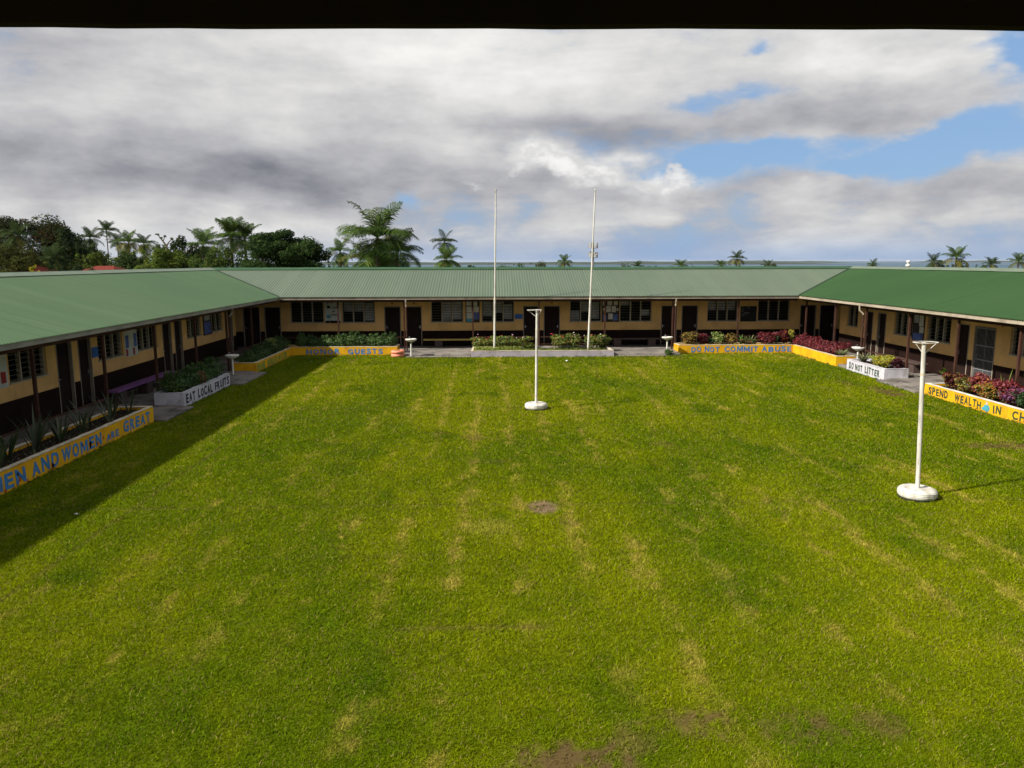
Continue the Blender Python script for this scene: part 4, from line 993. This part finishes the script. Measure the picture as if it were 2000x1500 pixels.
board('wall_sign', 'small blue sign on the left block beside louvre window', WL, 25.16, 25.53, 1.52, 1.86, M_sign, 'sign', n=.004)
board('notice_board', 'pale picture board between the left block windows', WL, 27.42, 28.38, 1.26, 2.53, M_poster, 'notice board', [(.08, .7, .62, .98, M_paper), (.05, .3, .25, .6, M_bluep), (.35, .65, .3, .6, M_paper), (.7, .95, .25, .62, M_bluep), (.05, .2, .02, .22, M_redp), (.3, .45, .02, .2, M_paper), (.6, .75, .02, .22, M_redp)])
board('notice_board', 'pale weathered board at the left edge of view', WL, 19.85, 20.72, 1.3, 2.53, M_poster, 'notice board', [(.1, .9, .55, .98, M_paper), (.15, .6, .1, .5, M_paper), (.65, .9, .1, .35, M_redp)])
board('notice_board', 'dim purple toned board far along the left block', WL, 34.95, 36.0, 1.3, 2.5, M_pinboard, 'notice board', [(.1, .85, .05, .5, M_bluep), (.15, .8, .55, .95, M_blind)])
board('notice_board', 'board with grey sheets and blue foot on right block', WR, 31.3, 32.2, 1.25, 2.5, M_pinboard, 'notice board', [(.1, .45, .5, .98, M_paper), (.5, .9, .6, .98, M_blind), (.05, .4, .28, .48, M_paper), (.1, .92, .02, .26, M_bluep)])
for i, a in enumerate((-5.26, -4.1, 3.32)):
    lab = ('dark number plate above the door left of the pink tyres', 'dark number plate above the door behind the wash basin', 'dark number plate above the right middle rear door')[i]
    r, c = board('number_plate', lab, WB, a-.13, a+.13, 2.47, 2.53, M_pinboard, 'sign', [(.35, .65, -2.2, -.8, M_redp)], n=.004)

# flagpoles
def flagpole(label, b, t):
    r = empty('flagpole', b); tag(r, label, 'flagpole', 'white flagpoles'); b, t = Vector(b), Vector(t); L = t-b
    MB().tube([(0, 0, 0), tuple(L*.33)], [.055, .052], 12).build('lower_pole', M_pole, r, smooth=True)
    MB().tube([tuple(L*.33), tuple(L*.66), tuple(L)], [.044, .038, .030], 12).build('upper_pole', M_pole, r, smooth=True)
    c = L*.33; MB().tube([tuple(c*.985), tuple(c*1.012)], .060, 12).build('collar', M_rim, r, smooth=True)
    MB().lathe(tuple(L), [(.03, 0), (.045, .02), (.04, .06), (.001, .085)], 10).build('finial', M_pole, r, smooth=True)
    MB().tube([tuple(L*.995+Vector((0, 0, 0))), tuple(L*.995+Vector((-.07, -.02, -.02)))], .015, 6).build('pulley', M_grey, r)
flagpole('left white flagpole rising from the middle planter', (.19, 38.05, .2), (.30, 38.05, 7.95))
flagpole('right white flagpole leaning slightly rightward in the middle planter', (4.85, 37.9, .2), (5.09, 37.9, 7.95))
# netball posts
def netball(label, b, top, ringc, seed):
    r = empty('netball_post', (b[0], b[1], 0)); tag(r, label, 'netball post', 'white netball posts'); b = Vector((b[0], b[1], 0)); tv = Vector(top)-b
    prof = [(.20, .005), (.30, .0), (.338, .02), (.352, .05), (.352, .125), (.338, .158), (.30, .178), (.24, .184), (.225, .172), (.12, .178), (.001, .186)]
    o = MB().lathe((0, 0, .022), prof, 36).build('tyre_base', M_pole, r, smooth=True)
    for zz in (.075, .105, .135): MB().lathe((0, 0, .022), [(.350, zz-.008), (.358, zz), (.350, zz+.008)], 36).build('tread_rib', M_pole, r)
    MB().lathe((0, 0, 0), [(.30, -.01), (.345, .0), (.352, .024), (.30, .024)], 36).build('tyre_foot', M_rubber, r)
    j = tv*.80
    MB().tube([(0, 0, .19), tuple(j)], [.042, .041], 14).build('lower_pole', M_pole, r, smooth=True)
    MB().tube([tuple(j*1.001), tuple(tv)], [.040, .039], 14).build('upper_pole', M_pole, r, smooth=True)
    MB().tube([tuple(j*.99), tuple(j*1.012)], .0445, 14).build('collar', M_rim, r, smooth=True)
    MB().tube([(0, 0, .42), (0, 0, .432)], .0435, 14).build('rust_band', M_copper, r)
    c = tv+Vector(ringc); R = .225
    MB().tube([tuple(c+Vector((R*math.cos(a), R*.8*math.sin(a), 0))) for a in np.linspace(0, 2*PI, 33)], .0095, 6, cap=False).build('ring', M_pole, r, smooth=True)
    for sx in (-1, 1): MB().tube([tuple(c+Vector((sx*R*.97, -.02, 0))), tuple(tv*.925)], .0075, 6).build('brace', M_pole, r, smooth=True)
    MB().lathe(tuple(tv), [(.041, -.01), (.041, .0), (.001, .006)], 14).build('cap', M_pole, r)
netball('near white netball post on a painted tyre at right', (8.34, 14.3), (8.23, 14.3, 3.06), (.09, .10, -.01), 1)
netball('far white netball post in the middle of the lawn', (1.42, 23.72), (1.44, 23.72, 3.12), (-.07, .12, -.015), 2)
# litter
def scrap(label, x, y, s, seed, m=M_white):
    g = random.Random(seed); n = 9; b = MB((x, y, 0)); vs = [(x, y, .07*s)]
    for k in range(n): a = 2*PI*k/n; q = g.uniform(.5, 1.1)*s; vs.append((x+q*math.cos(a)*.9, y+q*.55*math.sin(a), .02+g.uniform(0, .35)*s))
    b.add(vs, [(0, 1+k, 1+(k+1) % n) for k in range(n)])
    tag(b.build('litter', m, None, loc=(x, y, .02)), label, 'litter')
scrap('crumpled white paper on the grass before the flagpole planter', 3.55, 35.1, .17, 1)
scrap('tiny white scrap on the grass near the right paving', 8.0, 34.9, .06, 2)
scrap('tiny pale scrap at the edge of the left shadow', -7.6, 13.75, .06, 3)
scrap('tiny white scrap on the grass before HONOR GUESTS', -8.25, 35.4, .05, 4)

# ------------------------------------------------------------------ veranda roof overhead (the photograph is taken from beneath it)
r = empty('veranda_roof', (0, 1, 0)); tag(r, 'dark eave of the upstairs veranda along the top of the view', 'roof')
fz = MB((0, 1, 0)); n = 160; vs = []; fs = []; g = random.Random(9)
for i in range(n+1):
    x = -12+24*i/n; z0 = 5.163+g.uniform(-.0016, .0016)+.004*math.sin(x*1.3)
    vs += [(x, 2.0, z0), (x, 2.0, 5.45), (x, 1.96, 5.45), (x, 1.96, z0)]
for i in range(n):
    for k in range(4): fs.append((i*4+k, i*4+4+k, i*4+4+(k+1) % 4, i*4+(k+1) % 4))
fz.add(vs, [f[::-1] for f in fs]); fz.build('fascia', M_eave, r)
MB((0, 1, 0)).box((-12, -3, 5.40), (12, 1.955, 5.44)).build('soffit', M_eave, r)
for k in range(13): MB((0, 1, 0)).box((-12+2*k-.03, -3, 5.24), (-12+2*k+.03, 1.95, 5.395)).build('rafter', M_eave, r)
sh = MB((0, 1, 0)); sh.add([(-12.2, 2.1, 5.47), (12.2, 2.1, 5.47), (12.2, -3, 6.3), (-12.2, -3, 6.3)], [(0, 1, 2, 3)]); sh.build('roof_sheet', M_capB, r)
for x in (-9.5, 9.5): MB((0, 1, 0)).box((x-.06, 1.5, 0), (x+.06, 1.62, 5.239)).build('post', M_post, r)

# ------------------------------------------------------------------ trees
def tree(name, label, x, y, ztop, hw, pal, seed, group, dens=1., leaf=.30, flat=.85, trunk_h=.35, depth=None, gaps=.0, cat='tree', lobes=26):
    zg = gz(x, y); H = ztop-zg; root = empty(name, (x, y, zg)); tag(root, label, cat, group); g = random.Random(seed)
    cz = H*(1+trunk_h)/2; rz = H*(1-trunk_h)/2; parts = []; dp = depth or hw*.9
    for k in range(lobes):
        a = g.uniform(0, 2*PI); e = math.asin(g.uniform(-.55, 1)); q = g.uniform(.55, .88)
        c = (hw*q*math.cos(a)*math.cos(e), dp*q*math.sin(a)*math.cos(e), cz+rz*q*math.sin(e)*1.02); s = g.uniform(.20, .36)
        pk = [w_(p, g.uniform(.15, 1.6)*p[1]) for p in pal]
        parts.append(leaf_cloud(int(330*dens), c, (hw*s, dp*s, rz*s*flat), leaf, leaf*.5, pk, .5, .45, seed*31+k, droop=.4))
    parts.append(leaf_cloud(int(1900*dens), (0, 0, cz-rz*.1), (hw*.78, dp*.78, rz*.78), leaf, leaf*.5, pal, .4, .2, seed*31+99))
    # a few sprays that break the outline
    for k in range(12):
        a = g.uniform(0, 2*PI); e = g.uniform(.0, 1.2); q = 1.0
        c = (hw*q*math.cos(a)*math.cos(e), dp*q*math.sin(a)*math.cos(e), cz+rz*q*math.sin(e)); parts.append(leaf_cloud(int(26*dens)+4, c, (hw*.12, dp*.12, rz*.12), leaf, leaf*.45, pal, .3, .1, seed*77+k))
    v, f, c = merge(parts); link('crown', np_mesh('crown', v, f, c), M_tree, root)
    t = MB(); t.tube([(0, 0, -.3), (hw*.03, 0, H*trunk_h*.7), (0, 0, cz)], [H*.035, H*.028, H*.012], 9)
    for k in range(6):
        a = g.uniform(0, 2*PI); b0 = H*g.uniform(.25, .5)
        t.tube([(0, 0, b0), (hw*.35*math.cos(a), dp*.35*math.sin(a), cz*.85), (hw*.7*math.cos(a), dp*.7*math.sin(a), cz+rz*.35)], [H*.016, H*.010, H*.003], 6)
    t.build('trunk', M_bark, root); return root
_fr = {}
def frond_mesh(kind, pal_id, pal, coarse=False):
    """a palm frond two units long leaving along +X; kind sets the arch"""
    key = (kind, pal_id, coarse)
    if key in _fr: return _fr[key]
    e0, bend = {'up': (70, 55), 'mid': (32, 78), 'low': (-8, 70), 'hang': (-45, 40)}[kind]
    g = np.random.default_rng(hash(key) % 1000 if False else {'up': 1, 'mid': 2, 'low': 3, 'hang': 4}[kind]+pal_id*10)
    N = 16; pts = []; p = np.zeros(3); a = math.radians(e0)
    for i in range(N+1):
        pts.append((p.copy(), a)); p = p+np.array((math.cos(a), 0, math.sin(a)))/N; a -= math.radians(bend)/N*(.5+i/N)
    vs, fs, cs = [], [], []; pc = [np.array(q[0]) for q in pal]
    for i in range(N):
        for (q, an, w) in ((pts[i][0], pts[i][1], .018*(1-i/N)+.004), (pts[i+1][0], pts[i+1][1], .018*(1-(i+1)/N)+.004)):
            vs += [q+np.array((0, -w, 0)), q+np.array((0, w, 0))]; cs += [pc[0]*1.3]*2
        b = len(vs)-4; fs.append((b, b+1, b+3, b+2))
    M = 26 if coarse else 40
    for i in range(M):
        t = .12+.88*i/(M-1); k = min(N-1, int(t*N)); u = t*N-k; q = pts[k][0]*(1-u)+pts[k+1][0]*u; an = pts[k][1]
        tx = np.array((math.cos(an), 0, math.sin(an))); up = np.array((-math.sin(an), 0, math.cos(an)))
        L = (.46 if coarse else .36)*(math.sin(PI*min(1, .18+t*.80))**.7)*g.uniform(.85, 1.1)
        for s in (-1, 1):
            d = tx*.55+np.array((0, s, 0))*.80+up*g.uniform(-.15, .25); d /= np.linalg.norm(d)
            m1 = q+d*L*.55; tip = q+d*L*.95+np.array((0, 0, -L*(g.uniform(.05, .35) if coarse else g.uniform(.25, .55)))); w = tx*(.0125 if coarse else .0105)
            col = pc[g.integers(len(pc))]*g.uniform(.75, 1.25); b = len(vs)
            vs += [q-w*.7, q+w*.7, m1+w, m1-w, tip]; cs += [col]*5
            fs.append((b, b+1, b+2, b+3)); fs.append((b+3, b+2, b+4, b+4))
    fs = np.array([f if len(set(f)) == 4 else f for f in fs])
    me = bpy.data.meshes.new('frond'); me.from_pydata([tuple(v) for v in vs], [], [tuple(dict.fromkeys(f.tolist())) for f in fs]); me.update()
    at = me.color_attributes.new('Col', 'FLOAT_COLOR', 'POINT'); c4 = np.ones((len(vs), 4), np.float32); c4[:, :3] = np.array(cs); at.data.foreach_set('color', c4.ravel())
    me.materials.append(M_tree); _fr[key] = me
    return me
PAL_G = [((.038, .075, .016), 1), ((.065, .115, .022), 1), ((.10, .14, .03), 1)]
PAL_Y = [((.09, .115, .022), 1), ((.14, .15, .03), 1), ((.19, .15, .045), 1)]
PAL_B = [((.028, .05, .016), 1), ((.045, .07, .02), 1), ((.06, .08, .028), 1)]
def palm(label, x, y, ztop, R, n=18, seed=0, lean=0., pals=(PAL_G, PAL_Y), group='palms beyond the roofs', up=.3, shape=(.3, .4, .3), trunk_r=.16, name='coconut_palm'):
    """R = frond length; ztop = top of the highest frond"""
    n = int(n*1.3); vary = random.Random(seed*7+1); shape = (max(.1, shape[0]+vary.uniform(-.12, .08)), shape[1]+vary.uniform(-.1, .05), shape[2]+vary.uniform(-.05, .2))
    zg = gz(x, y); g = random.Random(seed); Hc = ztop-R*.72-zg; root = empty(name, (x, y, zg)); tag(root, label, 'palm tree', group)
    t = MB(); pts = [(lean*(1-(1-s)**2)-lean, 0, s*Hc) for s in (-.03, .2, .4, .6, .8, 1.)]
    t.tube(pts, [trunk_r*1.5, trunk_r*1.1, trunk_r, trunk_r*.95, trunk_r*.85, trunk_r*.8], 8); t.build('trunk', M_bark, root)
    for k in range(n):
        u = (k+.5)/n; kind = 'up' if u < shape[0] else 'mid' if u < shape[0]+shape[1] else 'low' if u < shape[0]+shape[1]+shape[2]*.7 else 'hang'
        pi = 1 if (kind in ('low', 'hang') and g.random() < .6) else 0
        me = frond_mesh(kind, id(pals[pi]) % 997 if False else PALS.index(pals[pi]), pals[pi], name == 'feather_palm')
        s = R*g.uniform(.82, 1.12); a = k*2.39996+g.uniform(-.3, .3)
        link('frond', me, None, root, (0, 0, Hc), (g.uniform(-.12, .12), g.uniform(-.15, .15), a), (s, s, s))
    return root
PALS = [PAL_G, PAL_Y, PAL_B]
def build_trees():
    dkp = [((.020, .034, .012), 1.4), ((.034, .052, .016), 1.2), ((.055, .07, .02), .6)]
    mdp = [((.030, .055, .014), 1.2), ((.05, .085, .02), 1.3), ((.085, .115, .028), .6)]
    brp = [((.07, .12, .018), 1), ((.12, .17, .025), 1.2), ((.17, .19, .03), .6), ((.04, .07, .015), .7)]
    olv = [((.06, .065, .016), 1.2), ((.085, .085, .02), 1), ((.035, .045, .013), 1)]
    rus = [((.028, .036, .013), 1.6), ((.060, .036, .016), .6), ((.040, .052, .015), 1.2)]
    GT = 'trees beyond the left roof'
    tree('rain_tree', 'huge dark domed tree with rusty tints at far left', -61.5, 105, 10.7, 6.6, rus, 1, GT, dens=1.9, leaf=.36, trunk_h=.22, lobes=42)
    tree('leafy_tree', 'dark tree on the right shoulder of the huge domed tree', -53.8, 101, 8.7, 2.7, dkp, 2, GT, dens=1.0, leaf=.34, trunk_h=.15)
    tree('leafy_tree', 'lower dark tree right of the huge dome behind a leaning palm', -51.0, 100, 7.0, 2.4, dkp, 22, GT, dens=.9, leaf=.34, trunk_h=.1)
    tree('leafy_tree', 'low olive green tree in front of the huge domed tree', -51.8, 85, 6.4, 4.0, olv, 3, GT, dens=1.5, leaf=.26, trunk_h=.1, lobes=32)
    palm('coconut palm standing before the huge domed tree', -57.5, 97, 9.6, 2.5, 17, 31, pals=(PAL_B, PAL_Y))
    palm('coconut palm low between olive tree and red roofs', -50.8, 92, 6.4, 2.3, 17, 32, pals=(PAL_B, PAL_Y))
    palm('coconut palm with wind swept crown right of the huge dome', -95.8, 190, 12.8, 3.5, 17, 33, .6, pals=(PAL_B, PAL_G))
    palm('coconut palm just left of the wind swept one', -98.5, 188, 11.4, 3.2, 16, 34, .4, pals=(PAL_B, PAL_G))
    palm('tallest coconut palm in the far left group', -96.6, 200, 14.6, 3.1, 18, 35, pals=(PAL_B, PAL_G))
    palm('leaning coconut palm right of the tallest one', -89.4, 190, 11.6, 3.1, 16, 36, .9, pals=(PAL_B, PAL_G))
    palm('short dark palm under the tallest coconut palm', -91.5, 180, 9.0, 3.2, 17, 37, pals=(PAL_B, PAL_Y))
    palm('upright coconut palm in the middle of the left tree line', -77.6, 170, 11.1, 3.3, 19, 38, pals=(PAL_G, PAL_Y))
    palm('coconut palm beside the bright green tree', -72.2, 165, 10.4, 2.9, 18, 39, pals=(PAL_B, PAL_Y))
    palm('low palm with dry fronds under the upright coconut palm', -72.5, 158, 7.0, 3.4, 17, 40, pals=(PAL_Y, PAL_Y))
    tree('leafy_tree', 'dense low green trees behind the red roofs', -84, 165, 6.2, 9.0, mdp, 23, GT, dens=1.2, leaf=.5, trunk_h=.25, depth=3., lobes=34)
    tree('leafy_tree', 'bright yellow green tree beside bare forked branch', -33.6, 80, 6.6, 2.6, brp, 4, GT, dens=1.4, leaf=.26, trunk_h=.08, lobes=30)
    # bare forked snag
    sx, sy = -36.9, 90; sr = empty('bare_tree', (sx, sy, gz(sx, sy))); tag(sr, 'bare forked branch with tufts rising above the bright green tree', 'tree', GT); h0 = -gz(sx, sy)
    MB().tube([(0, 0, -.2), (.1, 0, h0+4.5), (.05, 0, h0+6.4), (-.5, 0, h0+7.2), (-.85, 0, h0+7.7)], [.2, .16, .12, .07, .03], 7).tube([(.05, 0, h0+6.4), (.4, 0, h0+6.9), (.7, 0, h0+7.15)], [.10, .06, .03], 6).tube([(-.3, 0, h0+6.9), (-.05, 0, h0+7.5)], [.06, .03], 6).build('trunk', M_bark, sr)
    v, f, c = merge([leaf_cloud(60, (-.85, 0, h0+7.7), (.28, .2, .14), .2, .1, mdp, .4, 0, 51), leaf_cloud(60, (.7, 0, h0+7.2), (.22, .2, .16), .2, .1, mdp, .4, 0, 52), leaf_cloud(50, (-.05, 0, h0+7.5), (.22, .2, .14), .2, .1, mdp, .4, 0, 53), leaf_cloud(60, (-.5, 0, h0+7.3), (.25, .2, .1), .2, .1, mdp, .4, 0, 54)])
    link('crown', np_mesh('crown', v, f, c), M_leaf, sr)
    tree('leafy_tree', 'dark green tree left of the feathery palm', -32.9, 85, 7.2, 2.1, dkp, 5, GT, dens=1.0, leaf=.28, trunk_h=.1)
    palm('feathery palm with one frond reaching right', -32.0, 88, 8.2, 2.5, 16, 41, pals=(PAL_G, PAL_Y))
    tree('leafy_tree', 'low green shrubs between the two palm groups', -28.6, 80, 4.9, 2.6, mdp, 6, GT, dens=1.0, leaf=.26, trunk_h=.05)
    palm('dense twin headed palm left of the big round tree', -24.6, 75, 8.5, 2.3, 22, 42, pals=(PAL_G, PAL_G), shape=(.4, .35, .25))
    palm('second head of the palm left of the big round tree', -23.6, 76, 8.2, 2.1, 18, 43, pals=(PAL_G, PAL_Y), shape=(.4, .35, .25))
    tree('leafy_tree', 'yellowish green foliage below the twin headed palm', -24.3, 73, 6.0, 2.5, [q for q in brp[2:]]+mdp, 7, GT, dens=1.2, leaf=.22, trunk_h=.05, lobes=30)
    tree('leafy_tree', 'big round dark green tree left of the large palm', -17.4, 66, 7.3, 3.7, [((.022, .042, .012), 1.3), ((.036, .066, .016), 1.3), ((.065, .10, .024), .7)], 8, GT, dens=2.1, leaf=.24, flat=.6, trunk_h=.12, lobes=48)
    tree('leafy_tree', 'low dark tree between round tree and large palm', -13.6, 68, 4.9, 1.6, dkp, 9, GT, dens=.8, leaf=.2, trunk_h=.1)
    palm('small palm just left of the large palm', -14.9, 78, 6.9, 1.9, 16, 44, pals=(PAL_G, PAL_Y))
    palm('large spreading palm with big feathered fronds above the roof', -8.6, 60, 8.75, 3.3, 26, 45, pals=(PAL_G, PAL_G), shape=(.3, .4, .3), trunk_r=.2, name='feather_palm')
    palm('lower palm beneath the large spreading palm', -9.6, 62, 6.4, 2.6, 18, 46, pals=(PAL_Y, PAL_G), shape=(.2, .4, .4), name='feather_palm')
    palm('bushy palm on right flank of the large palm', -7.6, 64, 7.1, 2.5, 18, 47, pals=(PAL_B, PAL_G), shape=(.25, .4, .35))
    palm('tall slender palm left of the flagpoles', -9.6, 165, 10.9, 3.2, 17, 48, pals=(PAL_B, PAL_G), shape=(.15, .5, .35), name='royal_palm')
    palm('brown skirted palm below the tall slender palm', -6.1, 110, 6.6, 2.5, 22, 49, pals=(PAL_G, PAL_Y), shape=(.3, .3, .4))
    GF = 'low trees near the shore'
    for i, (px, y, zt, hw, lab) in enumerate(((3.5, 210, 4.4, 3.2, 'low green bush right of the tall slender palm'), (-3.4, 150, 4.0, 1.5, 'tiny bush beside the brown skirted palm'), (14., 230, 4.35, 4.5, 'dark rounded bush behind the left flagpole'), (9.0, 240, 4.1, 4.0, 'rounded bush just right of the left flagpole'), (21.5, 235, 4.2, 5.0, 'broad flat bush between the flagpoles'), (38.5, 220, 4.0, 3., 'bush just right of the right flagpole'),
            (57, 230, 4.2, 6.5, 'wide olive bush right of the mast'), (70, 225, 4.35, 5.5, 'flat topped olive tree left of the lone coconut palm'), (92, 250, 3.9, 2.5, 'tiny bush right of the lone coconut palm'), (120, 240, 4.1, 3., 'small bush above the right roof valley'), (89, 152, 4.3, 3., 'bush left of the right hand coconut palm'), (83.5, 135, 4.5, 2.6, 'bright bush right of the right hand coconut palm'), (97, 150, 4.2, 2.4, 'bush at the far right between palms'), (47, 225, 3.6, 5., 'low dark shrubs behind the middle of the rear roof'))):
        tree('shore_bush', lab, px, y, zt, hw, (mdp, dkp, olv)[i % 3], 60+i, GF, dens=.45, leaf=.42, trunk_h=.2, lobes=14, cat='bush')
    for i, (x, y, zt, R, lab) in enumerate(((16.3, 170, 6.1, 2.6, 'small palm between the flagpoles'), (43, 225, 4.7, 2.6, 'low palm right of the telecom mast'), (54.3, 220, 5.2, 3.0, 'low palm in the olive bushes'), (60.8, 190, 7.2, 3.1, 'lone leaning coconut palm above the rear roof'), (57.4, 192, 4.9, 2.0, 'small palm at left foot of the lone coconut palm'), (93.8, 260, 5.0, 3.2, 'tiny palm tuft right of the lone coconut palm'), (119.7, 240, 5.1, 2.6, 'tiny palm above the right roof'), (86.9, 150, 5.9, 2.4, 'left palm of the right hand group'), (79.2, 130, 7.0, 3.0, 'tallest palm of the right hand group'), (98.5, 150, 5.3, 2.2, 'small palm near the right edge'), (96.9, 140, 6.1, 2.6, 'palm cut by the right edge of view'))):
        palm(lab, x, y, zt-.15, R*.86, 15, 130+i, .5 if i == 3 else .0, pals=(PAL_B, PAL_Y) if i % 2 else (PAL_G, PAL_Y))
    tree('leafy_tree', 'dark green bush hiding the middle of the red hip roof', -41.0, 79, 5.0, 1.35, dkp, 24, GT, dens=.8, leaf=.22, trunk_h=.1, lobes=16)
    tree('leafy_tree', 'dark bush between the two red roofs', -44.3, 80, 4.9, .7, dkp, 25, GT, dens=.5, leaf=.22, trunk_h=.1, lobes=12)
    tree('leafy_tree', 'yellowish green tree behind the smaller red roof', -47.0, 93, 5.9, 2.6, brp+olv, 26, GT, dens=1., leaf=.3, trunk_h=.1)
    tree('leafy_tree', 'mid green tree filling the gap right of the red roofs', -38.6, 92, 5.4, 2.4, mdp, 27, GT, dens=1., leaf=.3, trunk_h=.1)
    tree('leafy_tree', 'green foliage under the feathery palm', -31.6, 82, 5.6, 2.2, mdp+brp, 28, GT, dens=1., leaf=.24, trunk_h=.05)
    tree('leafy_tree', 'dark undergrowth beneath the large spreading palm', -8.8, 66, 5.3, 2.6, dkp, 29, GT, dens=1.2, leaf=.2, trunk_h=.05)
    tree('leafy_tree', 'broad dark green tree under the far left coconut palms', -70, 128, 7.0, 5.2, dkp, 70, GT, dens=1.5, leaf=.4, trunk_h=.05, lobes=34)
    tree('leafy_tree', 'green tree below the upright coconut palm', -58.5, 125, 6.6, 4.2, mdp, 71, GT, dens=1.3, leaf=.4, trunk_h=.05, lobes=30)
    tree('leafy_tree', 'olive tree filling the skyline left of the bright green tree', -48.5, 115, 6.6, 3.4, olv+mdp, 72, GT, dens=1.2, leaf=.36, trunk_h=.05, lobes=28)
    tree('leafy_tree', 'dark tree behind the feathery palm', -37.5, 104, 7.0, 3.2, dkp, 73, GT, dens=1.2, leaf=.32, trunk_h=.05, lobes=28)
    tree('yellow_shrub', 'small bright yellow shrub above the left roof ridge', -46.2, 80, 4.3, .55, [((.42, .34, .02), 1), ((.30, .28, .03), 1)], 90, None, dens=.4, leaf=.2, trunk_h=.4, lobes=10, cat='shrub')
build_trees()

# ------------------------------------------------------------------ far buildings and mast
def house(label, x0, x1, y0, y1, ze, zt, hipx):
    cx, cy = (x0+x1)/2, (y0+y1)/2; zg = gz(cx, cy); off = (cx, cy, zg); r = empty('house', off); tag(r, label, 'house', 'red roofed houses behind the left trees')
    MB(off).box((x0+.4, y0+.4, zg-.3), (x1-.4, y1-.4, ze-.02)).build('wall', M_housewall, r)
    m = MB(off); m.add([(x0, y0, ze), (x1, y0, ze), (x1, y1, ze), (x0, y1, ze), (x0+hipx, cy, zt), (x1-hipx, cy, zt)], [(0, 1, 5, 4), (1, 2, 5), (2, 3, 4, 5), (3, 0, 4), (3, 2, 1, 0)]); m.build('roof', M_redroof, r)
    for k in range(3):
        xx = x0+.9+(x1-x0-1.8)*k/2; MB(off).box((xx-.4, y0+.36, ze-1.5), (xx+.4, y0+.41, ze-.6)).build('window', M_dark, r)
house('red hip roofed house behind the left tree line', -44.2, -39.2, 82, 89, 3.3, 4.2, 1.6)
house('smaller red roofed house left of the hip roofed one', -51.2, -47.2, 83, 88, 3.3, 4.35, 1.6)
mx, my = 29.2, 220; zg = gz(mx, my); r = empty('telecom_mast', (mx, my, zg)); tag(r, 'telecom mast with two antenna platforms behind the right flagpole', 'mast')
Hm = 9.6-zg
MB().tube([(0, 0, -.3), (0, 0, Hm)], [.42, .28], 10).build('mast_pole', M_grey, r, smooth=True)
for zt in (8.2-zg, 5.6-zg):
    pl = MB()
    for k in range(3):
        a, b = 2*PI*k/3, 2*PI*(k+1)/3; p, q = (1.25*math.cos(a), 1.25*math.sin(a)), (1.25*math.cos(b), 1.25*math.sin(b))
        for dz in (0, .5): pl.tube([(*p, zt+dz), (*q, zt+dz)], .06, 5)
        pl.tube([(0, 0, zt), (*p, zt)], .06, 5)
    pl.build('platform', M_grey, r)
    for k in range(9):
        a = 2*PI*k/9; MB().box((1.25*math.cos(a)-.12, 1.25*math.sin(a)-.08, zt+.05), (1.25*math.cos(a)+.12, 1.25*math.sin(a)+.08, zt+1.45)).build('antenna_panel', M_white if k % 2 else M_grey, r)
for (a, zz) in ((-2.4, 7.0), (-.9, 6.6)):
    d = MB().lathe((0, 0, 0), [(.001, 0), (.2, .03), (.36, .12), (.38, .2)], 14).build('dish', M_white, r, smooth=True); d.location = (1.0*math.cos(a), 1.0*math.sin(a), zz-zg); d.rotation_euler = (PI/2, 0, 0)
wx, wy = 38.2, 70; zg = gz(wx, wy); r = empty('white_vent_post', (wx, wy, zg)); tag(r, 'small white vent post just above the right roof ridge', 'vent')
MB().tube([(0, 0, -.2), (0, 0, 4.0-zg)], .10, 10).build('pipe', M_white, r, smooth=True)
MB().lathe((0, 0, 4.0-zg), [(.10, 0), (.20, .06), (.21, .2), (.10, .27), (.09, .36), (.16, .38), (.16, .56), (.001, .62)], 12).build('cowl', M_white, r, smooth=True)

# ------------------------------------------------------------------ haze over the water
hz = MB().box((-39990, -39500, -36), (39990, 39990, 24)).build('haze', None); tag(hz, kind='stuff')
hm = bpy.data.materials.new('haze_air'); hm.use_nodes = True; g = NT(hm.node_tree); g.n.remove(g.n['Principled BSDF'])
pv = g.new('ShaderNodeVolumePrincipled'); pv.inputs['Color'].default_value = (.80, .88, 1., 1); pv.inputs['Density'].default_value = 2.2e-5; pv.inputs['Anisotropy'].default_value = .2
g.l.new(pv.outputs[0], g.n['Material Output'].inputs['Volume']); hz.data.materials.append(hm)
